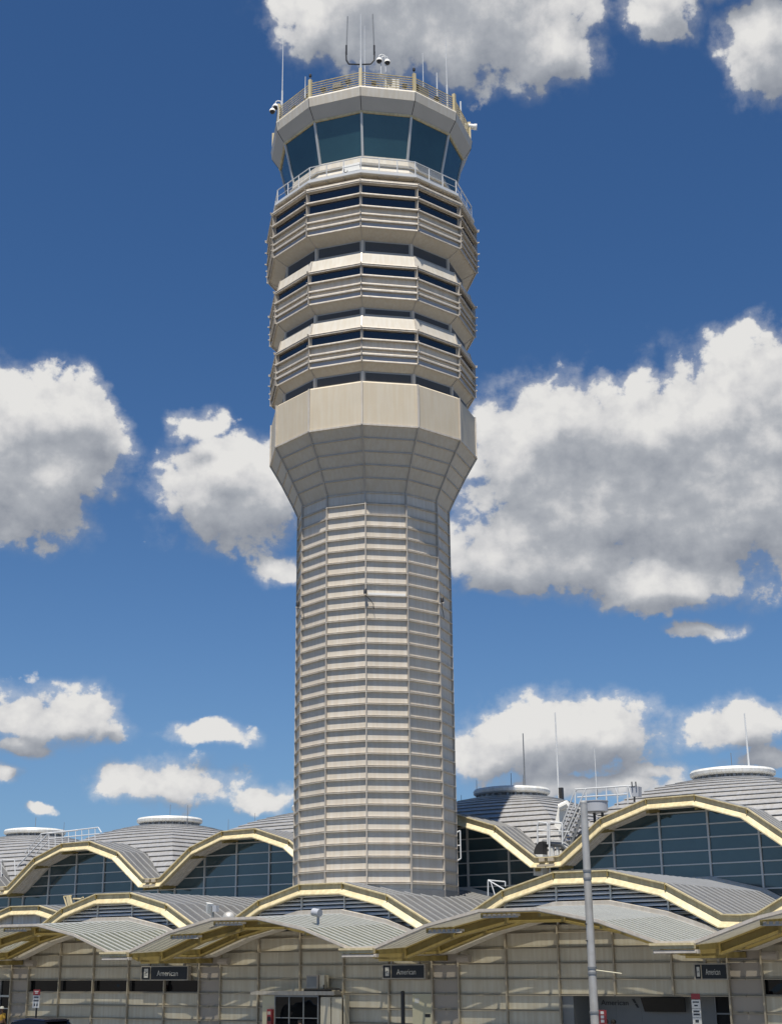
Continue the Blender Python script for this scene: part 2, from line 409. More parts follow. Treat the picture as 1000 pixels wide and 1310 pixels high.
# lower wall ---------------------------------------------------------------
ROWS = [4.07+.627*k for k in range(-6, 4)]           # .31 ... 5.95
def wall_bay(b):
    pr = shift_poly(prof('A', b), -.36)
    zs = ROWS
    door = {1: [], 2: [(2, 4, 2.816)], -1: [(2, 4, 3.443)]}.get(b, [])     # (first module, last module, top)
    win_row = b in (0, 3, -2)
    for mi in range(7):                                 # pier, 5 modules, pier
        fr = (0, *FR, 1)
        a, c = (b+fr[mi])*L, (b+fr[mi+1])*L
        pier = mi in (0, 6)
        top = min(zat(pr, a+.01), zat(pr, c-.01)) if pier else None
        zt = []
        op = None
        for (m0, m1, h) in door:
            if m0 <= mi-1 <= m1 and not pier: op = h
        z_lo = op if op else .22
        pts = [(a, z_lo), (c, z_lo), (c, min(5.6, zat(pr, c))), (a, min(5.6, zat(pr, a)))]
        if win_row and not pier:
            segs = [[(a, z_lo), (c, z_lo), (c, 2.816), (a, 2.816)], [(a, 3.443), (c, 3.443), (c, pts[2][1]), (a, pts[3][1])]]
            w = part('window', MB().poly_uv([(a, 2.816), (c, 2.816), (c, 3.443), (a, 3.443)], .12, .05), 'shop_glass', TB)
            part('window_frame', MB().box(a+.06, c-.06, .02, .12, 2.83, 2.87).box(a+.06, c-.06, .02, .12, 3.39, 3.43), 'dark_metal', w)
        else: segs = [pts]
        mb = MB()
        for s in segs: mb.poly_uv(s, 0, .3)
        part('pier_panel' if pier else 'wall_panel', mb, 'pier_panel' if pier else 'wall_panel', TB)
    # ledges: small C sections that throw the strip shadows, one per row between openings
    SEC = lambda pj: [(-.001, .028), (-pj*.8, .028), (-pj*.8, .014), (-.03, .012), (-.03, -.018), (-pj, -.02), (-pj, -.05), (-.001, -.05)]
    for z in zs:
        cuts = [((b)*L+.02, (b+1)*L-.02)]
        for (m0, m1, h) in door:
            if z < h-.01: cuts = [((b)*L+.02, (b+FR[m0])*L-.05), ((b+FR[m1+1])*L+.05, (b+1)*L-.02)]
        for a, c in cuts:
            za = zat(pr, a)
            if z > za-.06:                      # only under the arch
                sp = span_at(pr, z+.06)
                if not sp: continue
                a, c = max(a, sp[0]), min(c, sp[1])
            part('ledge', MB().sweep([(a, z), (c, z)], SEC(.115), 0), 'wall_rail', TB)
    for f in FR:
        u = (b+f)*L; z_lo = .22
        for (m0, m1, h) in door:
            if m0 < FR.index(f) <= m1: z_lo = h
        if f in (.05, .95): z_lo = .22
        part('wall_mullion', MB().box(u-.035, u+.035, -.15, -.002, z_lo, min(5.6, zat(pr, u)-.02)), 'wall_rail', TB)
for b in BAYS: wall_bay(b)
# end blocks, so the wall is a closed building from aside
part('side_wall', MB().box(-2*L-.3, -2*L, 0, 26, .22, 8.5), 'wall_panel', TB); part('side_wall', MB().box(5*L, 5*L+.3, 0, 26, .22, 8.5), 'wall_panel', TB)
part('inner_floor', MB().box(-2*L, 5*L, .4, 24, .23, .26), 'concrete', TB)
part('rear_wall', MB().box(-2*L, 5*L, 24, 24.3, .22, 9), 'wall_panel', TB)

# canopy -------------------------------------------------------------------
V_F, V_B = -6.35, -.35
def canopy(b):
    pr = prof('C', b)
    SL = .045                                           # the roof rises slightly towards the wall
    def sw(mb, sec_v, sec, lift=0):                     # sweep at a depth, lifted with the slope
        p = [(u, z + SL*(sec_v-V_F) + lift) for u, z in pr]
        return mb.sweep(p, sec, sec_v)
    # glass sheet: one strip per rib spacing
    n = 14; dv = (V_B-V_F)/n
    gm = MB()
    for i in range(n):
        a = V_F+i*dv
        p = [(u, z+SL*(a+dv/2-V_F)) for u, z in pr]
        gm.sweep(p, [(.03, 0), (dv-.03, 0), (dv-.03, -.02), (.03, -.02)], a)
    gl = part('canopy_glass', gm, 'canopy_glass', TB)
    for i in range(n+1):
        sw_ = MB(); sw(sw_, V_F+i*dv, [(-.028, .03), (-.028, -.03), (.028, -.03), (.028, .03)])
        part('canopy_rib', sw_, 'canopy_rib', gl)
        sw_ = MB(); sw(sw_, V_F+i*dv, [(-.02, -.032), (-.02, -.10), (.02, -.10), (.02, -.032)])
        part('canopy_joint', sw_, 'canopy_joint', gl)
    # front edge channel
    e = MB(); sw(e, V_F-.06, [(-.04, .05), (-.04, -.06), (.03, -.06), (.03, .05)]); part('edge_channel', e, 'canopy_trim', gl)
    # arched steel beams: I section
    for vb_, dep in ((-4.2, .50), (-1.6, .42)):
        mb = MB()
        sw(mb, vb_, [(-.14, -.12), (-.14, -.17), (-.03, -.17), (-.03, -dep+.06), (-.14, -dep+.03), (-.14, -dep-.05), (.14, -dep-.05), (.14, -dep+.03), (.03, -dep+.06), (.03, -.17), (.14, -.17), (.14, -.12)])
        bm_ = part('arch_beam', mb, 'shaded_ochre_steel', gl)
        for f in FR:
            u = (b+f)*L; z = zat(pr, u)+SL*(vb_-V_F)
            part('stiffener', MB().box(u-.09, u+.09, vb_-.155, vb_+.155, z-dep-.03, z-.14), 'shaded_ochre_steel', bm_)
    # box plate beside the wall
    mb = MB(); sw(mb, -.95, [(0, -.10), (0, -.44), (.42, -.52), (.42, -.10)]); part('back_plate', mb, 'soffit_white', gl)
    mb = MB(); sw(mb, V_B, [(0, .20), (0, -.25), (.42, -.25), (.42, .24)]); part('back_flashing', mb, 'canopy_trim', gl)
    # outriggers across the ribs at each kink
    for f in FR:
        u = (b+f)*L; z = zat(pr, u)
        part('outrigger', MB().hexa([W(u-.05,V_F+.1,z-.28),W(u+.05,V_F+.1,z-.28),W(u+.05,-.02,z-.34+SL*6),W(u-.05,-.02,z-.34+SL*6),
                                     W(u-.05,V_F+.1,z-.10),W(u+.05,V_F+.1,z-.10),W(u+.05,-.02,z-.10+SL*6),W(u-.05,-.02,z-.10+SL*6)]), 'shaded_ochre_steel', gl)
    # bundles of small fittings hanging under the kinks at the front
    for f in (.225, .41):
        u = (b+f)*L; z = zat(pr, u)
        mb = MB()
        for k in range(7): mb.box(u+.05+.11*k*2, u+.17+.11*k*2, V_F+.12, V_F+.5, z-.24-.0*k, z-.15)
        mb.box(u, u+1.6, V_F+.1, V_F+.16, z-.30, z-.24)
        part('clamp_row', mb, 'rib_metal', gl)
    # valley gutter at the front, shared with the next bay
    u = (b+1)*L
    gt = part('gutter', MB().box(u-.92, u+.72, V_F-.30, V_F-.12, 4.52, 4.70), 'cream_steel', TB)
    part('gutter_lip', MB().box(u-.95, u+.75, V_F-.36, V_F-.30, 4.64, 4.72), 'cream_steel', gt)
    part('gutter_lower_rail', MB().box(u-.85, u+.85, V_F-.24, V_F-.06, 4.36, 4.49), 'rib_metal', gt)  # darker metal rail below the gutter box
    part('gutter_strip', MB().box(u-.80, u+.80, V_F-.32, V_F-.24, 4.38, 4.44), 'canopy_trim', gt)
    part('valley_beam', MB().box(u-.6, u+.6, -4.34, -4.06, 4.20, 4.52), 'shaded_ochre_steel', gt)
    part('downpipe_elbow', MB().tube(W(u+.9, -.45, 4.28), W(u+1.5, -.45, 4.28), .17, 14), 'pier_panel', gt)
    # support arm from wall to canopy valley
    part('support_arm', MB().box(u-.10, u+.10, -4.05, -.02, 4.2, 4.42), 'shaded_ochre_steel', gt)
for b in BAYS: canopy(b)

# entrance recess in bay 2 --------------------------------------------------
a, c = (2+FR[2])*L, (2+FR[5])*L
part('entrance_back_wall', MB().box(a, c, 1.6, 1.7, .25, 2.82), 'entrance_grey', TB)
part('entrance_side_wall', MB().box(a, a+.55, .02, 1.6, .25, 2.80), 'entrance_grey', TB); part('entrance_side_wall', MB().box(c-.06, c, .02, 1.6, .25, 2.80), 'entrance_grey', TB)
part('entrance_ceiling', MB().box(a, c, .31, 1.6, 2.82, 2.9), 'entrance_grey', TB)
ds = (2+FR[4]+.075)*L
part('doorway', MB().box(ds, c-.1, 1.55, 1.6, .25, 2.74), 'dark_void', TB)
part('door_frame', MB().box(ds, ds+.06, 1.48, 1.55, .25, 2.74).box(ds+1.0, ds+1.05, 1.48, 1.55, .25, 2.74).box(ds, c-.1, 1.48, 1.55, 2.05, 2.11), 'mid_metal', TB)
for k in range(1, 6):
    part('joint', MB().box(a+.55+k*1.15, a+.565+k*1.15, 1.59, 1.6, .25, 2.8), 'mid_metal', TB)
part('joint', MB().box(a+.55, ds, 1.588, 1.6, 2.13, 2.145), 'mid_metal', TB)
# entrance in bay -1
a, c = (-1+FR[2])*L, (-1+FR[5])*L
dr = part('glass_door', MB().box(a, c, .5, .55, .25, 3.44), 'shop_glass', TB)
part('door_frame', MB().box(c-.12, c-.04, .40, .5, .25, 3.40).box(a, c, .40, .5, 2.52, 2.62).box(c-1.5, c-1.42, .40, .5, .25, 3.40).box(a, c, .40, .5, 1.9, 1.95), 'cab_frame', dr)

# textual signs ------------------------------------------------------------
def text_mesh(body, size, origin, right, up, extr=.004, spacing=1., fit=None):
    cu = bpy.data.curves.new('t', 'FONT'); cu.body = body; cu.size = size; cu.extrude = extr; cu.align_x = 'CENTER'; cu.align_y = 'CENTER'
    cu.space_character = spacing; cu.resolution_u = 3
    o = bpy.data.objects.new('t', cu); COL.objects.link(o)
    bpy.context.view_layer.update()
    me = bpy.data.meshes.new_from_object(o.evaluated_get(bpy.context.evaluated_depsgraph_get()))
    bpy.data.objects.remove(o)
    n = right.cross(up)
    if fit:
        w_ = max(v.co.x for v in me.vertices)-min(v.co.x for v in me.vertices); right = right*(fit/w_)
    mb = MB(); mb.v = [origin + right*v.co.x + up*v.co.y + n*v.co.z for v in me.vertices]; mb.f = [tuple(p.vertices) for p in me.polygons]
    return mb
RT = Vector((CY, -SY, 0)); UP = Vector((0, 0, 1)); OUT = RT.cross(UP)
def plane_icon(mb, u, v, z, s):      # take-off pictogram: a tilted aeroplane over a line
    def q(pts):
        n = len(pts); mb.add([W(u+x*s, v, z+y*s) for x, y in pts]+[W(u+x*s, v+.006, z+y*s) for x, y in pts], [tuple(range(n)), tuple(2*n-1-i for i in range(n))]+[(i,i+n,(i+1)%n+n,(i+1)%n) for i in range(n)])
    q([(-.34,-.18),(-.28,-.24),(.36,.10),(.40,.20),(.30,.22)])
    q([(-.02,.02),(.12,.10),(-.04,.36),(-.12,.36)])
    q([(-.36,-.16),(-.26,-.18),(-.30,.04),(-.38,.06)])
    q([(-.36,-.42),(.36,-.42),(.36,-.35),(-.36,-.35)])
def airline_sign(u0, u1, z0, z1, label):
    t = thing('airline_sign', W((u0+u1)/2, -.35, z0), label, 'sign', 'hanging airline name signs')
    part('frame', MB().box(u0-.06, u1+.06, -.42, -.18, z0-.05, z1+.05), 'rib_metal', t)
    w = u1-u0; ui = u0+w*.20
    part('sign_face', MB().box(u0, u1, -.437, -.42, z0, z1), 'black_plate', t)
    part('divider', MB().box(ui-.02, ui+.02, -.445, -.437, z0, z1), 'wall_rail', t)
    part('pictogram_panel', MB().box(u0+w*.055, u0+w*.145, -.445, -.437, z0+.08, z1-.08), 'sign_text', t)
    mb = MB(); plane_icon(mb, u0+w*.10, -.454, (z0+z1)/2, w*.075); part('pictogram', mb, 'black_plate', t)
    tm = text_mesh('American', (z1-z0)*.62, W((ui+u1)/2-.02*w, -.447, (z0+z1)/2-.02), RT, UP, .003, 1.04, fit=(u1-ui)*.58)
    part('lettering', tm, 'sign_text', t)
    part('bracket', MB().box(u0+.3, u0+.4, -.30, -.17, z1+.05, z1+.2).box(u1-.4, u1-.3, -.30, -.17, z1+.05, z1+.2), 'rib_metal', t)
for (x0, x1, yt, yb, lab) in ((182, 239, 1237, 1253, 'black American sign on the left above the dark strip windows'),
                              (490, 542, 1235, 1251, 'black American sign in the middle, right under the tower'),
                              (888, 929, 1234, 1252, 'black American sign on the right, above the open entrance')):
    ua, zt = at_v(x0, yt, -.43); ub, zb = at_v(x1, yb, -.43)
    zt = (at_v(x0, yt, -.43)[1]+at_v(x1, yt, -.43)[1])/2; zb = (at_v(x0, yb, -.43)[1]+at_v(x1, yb, -.43)[1])/2
    airline_sign(ua, ub, zb, zt, lab)
# left partial sign above the glass door
t = thing('door_sign', W(-1.6, -.2, 3.5), 'small black sign with a white bar above the leftmost glass door', 'sign')
part('sign_face', MB().box(-4.2, -.75, .02, .06, 3.48, 4.0), 'black_plate', t)
part('pictogram_panel', MB().box(-1.28, -1.22, .0, .02, 3.5, 3.98).box(-.98, -.86, .0, .02, 3.62, 3.90), 'sign_text', t)
# sign inside the entrance: dark name with a small tail flash
ux, zx = at_v(786, 1283, 1.58)
t = thing('wall_lettering', W(ux, 1.58, zx), 'dark American lettering with tail emblem on the grey wall inside the entrance', 'sign')
part('lettering', text_mesh('American', .30, W(ux, 1.575, zx), RT, UP, fit=1.25), 'dark_text', t)
mb = MB(); mb.add([W(ux+.78,1.57,zx+.16),W(ux+.90,1.57,zx+.16),W(ux+.99,1.57,zx-.0),W(ux+.88,1.57,zx-.0)], [(0,1,2,3)]); mb.add([W(ux+.90,1.57,zx-.02),W(ux+1.0,1.57,zx-.02),W(ux+1.10,1.57,zx-.18),W(ux+1.0,1.57,zx-.18)], [(0,1,2,3)])
part('tail_emblem', mb, 'dark_text', t)
ua, za = at_v(739, 1276, 1.55); ub, zb = at_v(755, 1291, 1.55)
t = thing('information_panel', W(ua, 1.55, zb), 'small blue information panel on the entrance wall beside the lamp post', 'sign')
part('panel', MB().box(ua, ub+.05, 1.52, 1.58, zb, za), 'sign_blue', t)
mb = MB()
for k in range(2): mb.box(ua+.15, ub-.15, 1.512, 1.52, za-.2-.14*k, za-.15-.14*k)
part('text_lines', mb, 'panel_blue_grey', t)
ua, za = at_v(820, 1276, 1.2); ub, zb = at_v(877, 1295, 1.2)
t = thing('display_screen', W(ua, 1.2, zb), 'wide black display screen tilted down inside the entrance', 'screen')
part('screen', MB().hexa([W(ua+.08,1.25,zb),W(ub-.05,1.25,zb),W(ub-.05,1.32,zb),W(ua+.08,1.32,zb),W(ua,1.08,za),W(ub,1.08,za),W(ub,1.16,za),W(ua,1.16,za)]), 'black_plate', t)
part('wall_arm', MB().box((ua+ub)/2-.06, (ua+ub)/2+.06, 1.2, 1.6, (za+zb)/2-.05, (za+zb)/2+.05), 'dark_metal', t)

# kiosk / vestibule in bay 1 --------------------------------------------------
ua, ub = (1+FR[1])*L-.05, (1+FR[3])*L-.05
t = thing('entrance_vestibule', W((ua+ub)/2, -.8, .22), 'glazed vestibule with dark striped reflections and flat grey roof against the panelled wall', 'vestibule')
VF = -.62
part('roof_slab', MB().box(ua+.15, ub, VF-.15, -.2, 2.75, 2.92), 'canopy_trim', t)
um = at_v(352, 1285, VF)[0]; ue = at_v(407, 1285, VF)[0]; ub = at_v(440, 1285, VF)[0]; uj = at_v(335, 1285, VF)[0]; ua = uj
part('side_panel', MB().box(ua, um-.05, VF+.05, VF+.12, .22, 2.72), 'cream_door', t)
for k in range(3):
    w0 = um+(ue-um)*k/3; w1 = um+(ue-um)*(k+1)/3
    w = part('window', MB().box(w0+.03, w1-.03, VF+.02, VF+.05, 1.45, 2.66), 'shop_glass', t)
    part('lower_panel', MB().box(w0+.03, w1-.03, VF+.02, VF+.05, .3, 1.42), 'brown_panel', t)
mb = MB()
for k in range(4): w0 = um+(ue-um)*k/3; mb.box(w0-.03, w0+.03, VF-.02, VF+.06, .22, 2.72)
mb.box(um, ue, VF-.022, VF+.06, 1.72, 1.76).box(um, ue, VF-.022, VF+.06, 2.66, 2.75)
part('frame', mb, 'mid_metal', t)
for k in range(2):
    w0 = ue+.12+k*((ub-ue-.2)/2); w1 = w0+(ub-ue-.2)/2-.06
    part('pale_glazing', MB().box(w0, w1, VF+.02, VF+.05, .3, 2.66), 'wall_panel', t)  # glazing: its pale reflection is put into an opaque beige colour
part('side_wall', MB().box(ub-.06, ub, VF+.05, -.2, .22, 2.75), 'wall_panel', t); part('side_wall', MB().box(ua, ua+.05, VF+.12, -.2, .22, 2.75), 'wall_panel', t)
# AC unit on it
uc, zc = at_v(405, 1266, -.7)
t = thing('air_conditioner', W(uc, -.7, 2.92), 'boxy air conditioning unit with black pipe on the vestibule roof', 'air conditioner')
part('casing', MB().box(uc-.62, uc+.05, -.68, -.22, 2.98, 3.62), 'pier_panel', t)
part('grille', MB().box(uc-.58, uc-.02, -.695, -.68, 3.04, 3.56), 'mid_metal', t)
part('duct', MB().box(uc+.09, uc+.36, -.6, -.25, 2.93, 3.62), 'wall_panel', t)
part('pipe', MB().path([W(uc-.7,-.72,2.99),W(uc+.5,-.72,2.99),W(uc+.9,-.72,3.02),W(uc+1.3,-.72,3.01),W(uc+1.4,-.68,2.93)], .045).path([W(uc+.42,-.72,2.97),W(uc+.42,-.72,3.2)], .03), 'dark_metal', t)
part('foot', MB().box(uc-.75, uc+.5, -.70, -.2, 2.92, 2.96), 'dark_metal', t)
# red emergency box on the cream jamb
t = thing('emergency_box', W(ua+.3, VF, 1.0), 'red emergency call box on the cream jamb of the vestibule', 'call box')
ub0, zb0 = at_v(346, 1291, VF-.05)
part('box', MB().box(ub0-.14, ub0+.14, VF-.14, VF+.05, .75, zb0), 'sign_red', t)
part('recess', MB().box(ub0-.09, ub0+.09, VF-.152, VF-.14, zb0-.52, zb0-.32), 'black_plate', t)
part('label_plate', MB().box(ub0-.09, ub0+.09, VF-.152, VF-.14, zb0-.24, zb0-.1), 'pier_panel', t)
# cream service door at the right of bay 1
ua, z_ = at_v(529, 1290, -.03); ub = (1+FR[5])*L-.05
t = thing('service_door', W((ua+ub)/2, -.1, .22), 'cream steel service door with tiny placards set in the wall near the middle sign', 'door')
part('door_leaf', MB().box(ua, ub, -.125, -.004, .23, 2.81), 'cream_door', t)
part('placard', MB().box(ua+.12, ua+.36, -.135, -.125, 2.42, 2.62), 'sign_text', t)
part('placard', MB().box(ua+.66, ua+.94, -.135, -.125, 1.85, 1.98), 'black_plate', t)
part('handle', MB().box(ub-.18, ub-.12, -.2, -.125, 1.1, 1.35), 'mid_metal', t)

# ------------------------------------------------------------------ street things
def post_sign(x, ytop, v, width, panels, label, name='parking_sign'):
    u, z = at_v(x, ytop, v)
    t = thing(name, W(u, v, .22), label, 'sign')
    part('post', MB().box(u-.035, u+.035, v, v+.06, .22, z-.1), 'dark_metal', t)
    zz = z
    for (h, mt, marks) in panels:
        p = part('sign_plate', MB().box(u-width/2, u+width/2, v-.03, v, zz-h, zz), mt, t)
        mb = MB()
        for (a, b_, y0, y1) in marks: mb.box(u-width/2+a*width, u-width/2+b_*width, v-.036, v-.03, zz-h*y1, zz-h*y0)
        if marks: part('marking', mb, 'dark_text' if mt != 'sign_red' else 'sign_text', p)
        zz -= h+.015
post_sign(48, 1266, -4.6, .46, [(.26, 'sign_red', [(.2,.8,.25,.4),(.3,.7,.55,.7)]), (.16, 'sign_text', [(.15,.85,.3,.7)]), (.40, 'sign_text', [(.1,.9,.1,.25),(.2,.4,.5,.8),(.6,.8,.5,.8)])],
          'white and red parking restriction sign on a dark post, leftmost by the car', 'parking_sign')
post_sign(889, 1271, -3.6, .34, [(.2, 'sign_red', []), (.30, 'sign_text', [(.15,.85,.2,.35),(.3,.7,.6,.75)]), (.30, 'sign_text', [(.15,.85,.2,.4),(.15,.85,.55,.75)]), (.32, 'sign_text', [(.3,.7,.2,.5),(.2,.8,.65,.75)])],
          'narrow white sign with red top on a post at the right entrance', 'parking_sign')
post_sign(770, 1292, -3.6, .34, [(.5, 'sign_red', [(.3,.7,.1,.3),(.3,.7,.4,.6),(.3,.7,.7,.9)])],
          'red sign with white symbols just right of the tall lamp post', 'warning_sign')
u, z = at_v(515, 1269, -3.0)
tag(part('bollard_post', MB().tube(W(u,-3,.22), W(u,-3,z), .085, 14).lathe(W(u,-3,z), [(.085,0),(.07,.03),(.02,.045)], 14), 'dark_metal', smooth=True), 'plain tall black post standing in front of the cream service door', 'post')

# tall lamp post
VP_ = -9.6
ub_, zb_ = at_v(760.5, 1300, VP_); ut_, zt_ = at_v(745.5, 1027, VP_)
um_ = (ub_+ut_)/2
t = thing('light_mast', W(um_, VP_, 0), 'tall grey galvanised steel mast rising in front of the right hand arches', 'mast')
def rr(z): return .152-.028*(z/zt_)
part('pole', MB().tube(W(um_,VP_,.1), W(um_,VP_,zt_), rr(0), 24, rr(zt_)), 'galvanised', t, True)
part('cap', MB().lathe(W(um_,VP_,zt_), [(rr(zt_)+.005,-.04),(rr(zt_)+.005,.03),(.08,.07)], 24), 'galvanised', t, True)
part('base_plate', MB().box(um_-.3, um_+.3, VP_-.3, VP_+.3, .1, .16), 'galvanised', t)
for (x, y) in ((752, 1114),(753,1124), (757, 1238),(758,1245),(760,1295)):
    _, z = at_v(x, y, VP_)
    part('collar', MB().lathe(W(um_,VP_,z), [(rr(z)+.004,-.04),(rr(z)+.018,-.035),(rr(z)+.018,.035),(rr(z)+.004,.04)], 24), 'mid_metal', t, True)
_, z = at_v(757, 1182, VP_)
for dz in (0, -.55): part('bolt', MB().tube(W(um_-.05,VP_-.1,z+dz), W(um_-.08,VP_-.2,z+dz), .022, 8), 'dark_metal', t)
_, z = at_v(762, 1241, VP_)
part('arm', MB().tube(W(um_+.1,VP_,z), W(um_+.95,VP_+.3,z-.12), .018, 6), 'cream_door', t)

# ------------------------------------------------------------------ car at the kerb
def car(u_end, v, label):
    t = thing('parked_car', W(u_end-2.4, v, .1), label, 'car')
    zt = at_v(35, 1303.5, v)[1]-.1; s = zt/1.5
    pr = [(-4.75,.35),(-4.7,.75),(-3.6,.95),(-2.9,1.42),(-1.9,1.5),(-.8,1.46),(-.15,1.05),(0,.95),(0,.4)]
    low = [(-4.75,.35),(-4.72,.75),(-3.6,.95),(-.1,.99),(0,.9),(0,.35)]
    def body(outline, w0, w1, mb):
        n = len(outline)
        a = [W(u_end+x, v-w0, .1+z*s) for x, z in outline]; c = [W(u_end+x, v+w0, .1+z*s) for x, z in outline]
        mb.add(a+c, [tuple(range(n)), tuple(2*n-1-i for i in range(n))]+[(i,i+n,(i+1)%n+n,(i+1)%n) for i in range(n)])
    mb = MB(); body(low, .92, .92, mb)
    bd = part('body', mb, 'car_paint', t)
    cab = [(-3.6,.95),(-2.85,1.42),(-2.0,1.50),(-.9,1.46),(-.2,.98)]
    mb = MB(); n = 5
    def P(x, z, sgn): w = .90-(z-.95)*.42; return W(u_end+x, v+sgn*w, .1+z*s)
    mb.add([P(x,z,-1) for x,z in cab]+[P(x,z,1) for x,z in cab], [tuple(range(n)), tuple(2*n-1-i for i in range(n))]+[(i,i+n,(i+1)%n+n,(i+1)%n) for i in range(n)])
    part('cabin_glass', mb, 'shop_glass', t)
    mb = MB(); rp = [(-2.85,1.43),(-2.0,1.515),(-.9,1.475)]
    mb.add([P(x,z,-1) for x,z in rp]+[P(x,z,1) for x,z in rp]+[P(x,z+.035,-.9) for x,z in rp]+[P(x,z+.035,.9) for x,z in rp], [(0,1,4,3),(1,2,5,4),(6,7,10,9),(7,8,11,10),(0,1,7,6),(1,2,8,7),(3,4,10,9),(4,5,11,10),(0,3,9,6),(2,5,11,8)])
    part('roof', mb, 'car_paint', t)
    for sg in (-1, 1):
        part('tail_light', MB().box(u_end-.25, u_end+.01, v+sg*.75-.14, v+sg*.75+.14, .1+.72*s, .1+.95*s), 'tail_red', t)
        for x in (-.95, -3.75):
            w = part('wheel', MB().tube(W(u_end+x, v+sg*.72, .43), W(u_end+x, v+sg*.94, .43), .33, 22), 'rubber', t, True)
            part('rim', MB().tube(W(u_end+x, v+sg*.93, .43), W(u_end+x, v+sg*.955, .43), .21, 14), 'galvanised', w)
    part('spoiler', MB().box(u_end-.92, u_end-.72, v-.6, v+.6, .1+1.44*s, .1+1.49*s), 'car_paint', t)
uc = at_v(73, 1306, -10.2)[0]
car(uc+.85, -10.2, 'dark blue parked car at the lower left edge with a reddish tail')

# ------------------------------------------------------------------ people
def person(u, v, h, label, top, legs, skin, hat=None, face=-1):
    base = W(u, v, .22)
    t = thing('person', base, label, 'person')
    s = h/1.75
    V = [(0,0,.98),(0,0,1.15),(0,0,1.38),(0,0,1.50),(0,-.01,1.60),(0,-.01,1.70),
         (.19,0,1.40),(.26,.02,1.14),(.24,-.10,.92),(-.19,0,1.40),(-.26,.02,1.14),(-.24,-.08,.92),
         (.10,0,.93),(.11,-.02,.52),(.12,.03,.08),(.12,-.12,.04),(-.10,0,.93),(-.11,-.01,.52),(-.12,.03,.08),(-.12,-.12,.04)]
    Rr = [.155,.14,.15,.055,.085,.085,.06,.045,.035,.06,.045,.035,.095,.065,.045,.04,.095,.065,.045,.04]
    E_ = [(0,1),(1,2),(2,3),(3,4),(4,5),(2,6),(6,7),(7,8),(2,9),(9,10),(10,11),(0,12),(12,13),(13,14),(14,15),(0,16),(16,17),(17,18),(18,19)]
    me = bpy.data.meshes.new('body'); co = []
    for x, y, z in V: q = (RT*x - OUT*y*face)*s; co.append((q.x, q.y, z*s))
    me.from_pydata(co, E_, []); o = bpy.data.objects.new('body', me); COL.objects.link(o); o.parent = t
    me.materials.append(M[skin])
    md = o.modifiers.new('s', 'SKIN'); 
    for i, r in enumerate(Rr): me.skin_vertices[0].data[i].radius = (r*s, r*s*.8)
    me.skin_vertices[0].data[0].use_root = True
    sb = o.modifiers.new('d', 'SUBSURF'); sb.levels = 2; sb.render_levels = 2
    def cl(name, pts, rad, edges, m_):
        me = bpy.data.meshes.new(name); co = []
        for x, y, z in pts: q = (RT*x - OUT*y*face)*s; co.append((q.x, q.y, z*s))
        me.from_pydata(co, edges, []); oo = bpy.data.objects.new(name, me); COL.objects.link(oo); oo.parent = t; me.materials.append(M[m_])
        oo.modifiers.new('s', 'SKIN')
        for i, r in enumerate(rad): me.skin_vertices[0].data[i].radius = (r*s, r*s*.85)
        me.skin_vertices[0].data[0].use_root = True
        k = oo.modifiers.new('d', 'SUBSURF'); k.levels = 2; k.render_levels = 2
    cl('shirt', [(0,0,.96),(0,0,1.18),(0,0,1.41),(.20,0,1.41),(.265,.02,1.18),(-.20,0,1.41),(-.265,.02,1.18)], [.175,.165,.165,.08,.07,.08,.07], [(0,1),(1,2),(2,3),(3,4),(2,5),(5,6)], top)
    cl('trousers', [(0,0,1.0),(.10,0,.90),(.11,-.02,.52),(.12,.03,.1),(-.10,0,.90),(-.11,-.01,.52),(-.12,.03,.1)], [.17,.12,.09,.075,.12,.09,.075], [(0,1),(1,2),(2,3),(0,4),(4,5),(5,6)], legs)
    hc = base + Vector((0, 0, 1.665*s))
    hm = MB().lathe(hc, [(.03,.105),(.075,.09),(.1,.05),(.108,0),(.10,-.05)] if not hat else [(.02,.12),(.08,.105),(.108,.06),(.11,.02),(.15,.01),(.15,.0)], 16)
    part('hair' if not hat else 'cap', hm, 'hair' if not hat else hat, t, True)
    fd = OUT*(-face)
    for sg in (-1, 1): part('eye', MB().lathe(base+Vector((0,0,1.64*s))-fd*(-.09*s)+RT*(sg*.032), [(.003,-.008),(.009,0),(.003,.008)], 8), 'dark_text', t)
    part('nose', MB().hexa([base+Vector((0,0,1.60*s))+fd*.085*s+RT*d for d in (-.012,.012)]+[base+Vector((0,0,1.60*s))+fd*.115*s+RT*d for d in (.012,-.012)]+[base+Vector((0,0,1.645*s))+fd*.08*s+RT*d for d in (-.006,.006)]+[base+Vector((0,0,1.64*s))+fd*.09*s+RT*d for d in (.006,-.006)]), skin, t)
    for sg in (-1, 1):                                   # hands with separate fingers
        wv = base + (RT*(sg*.24) + (-OUT*face)*(-.09))*s + Vector((0,0,.92*s))
        hm = MB(); dn = Vector((0,0,-1)); fw = OUT*(face*-1)
        hm.bar(wv, wv+dn*.09*s, .03*s, .075*s, fw)
        for k in range(4):
            f0 = wv+dn*.085*s+fw*((k-1.5)*.02*s); ln = (.065,.075,.07,.055)[k]*s
            f1 = f0+dn*ln*.55; hm.tube(f0, f1, .009*s, 6); hm.tube(f1, f1+(dn*.8-RT*sg*.5)*ln*.5, .008*s, 6, .006*s)
        hm.tube(wv+dn*.03*s+fw*.04*s, wv+dn*.085*s+fw*.065*s, .010*s, 6, .008*s)
        part('hand', hm, skin, t)
    return t
def person_at(x, ytop, v, label, top, legs, skin, hat=None):
    u, z = at_v(x, ytop, v); person(u, v, z-.22, label, top, legs, skin, hat)
person_at(774, 1304, -2.4, 'person with reddish top standing just right of the tall mast', 'cloth_red', 'cloth_dark', 'skin')
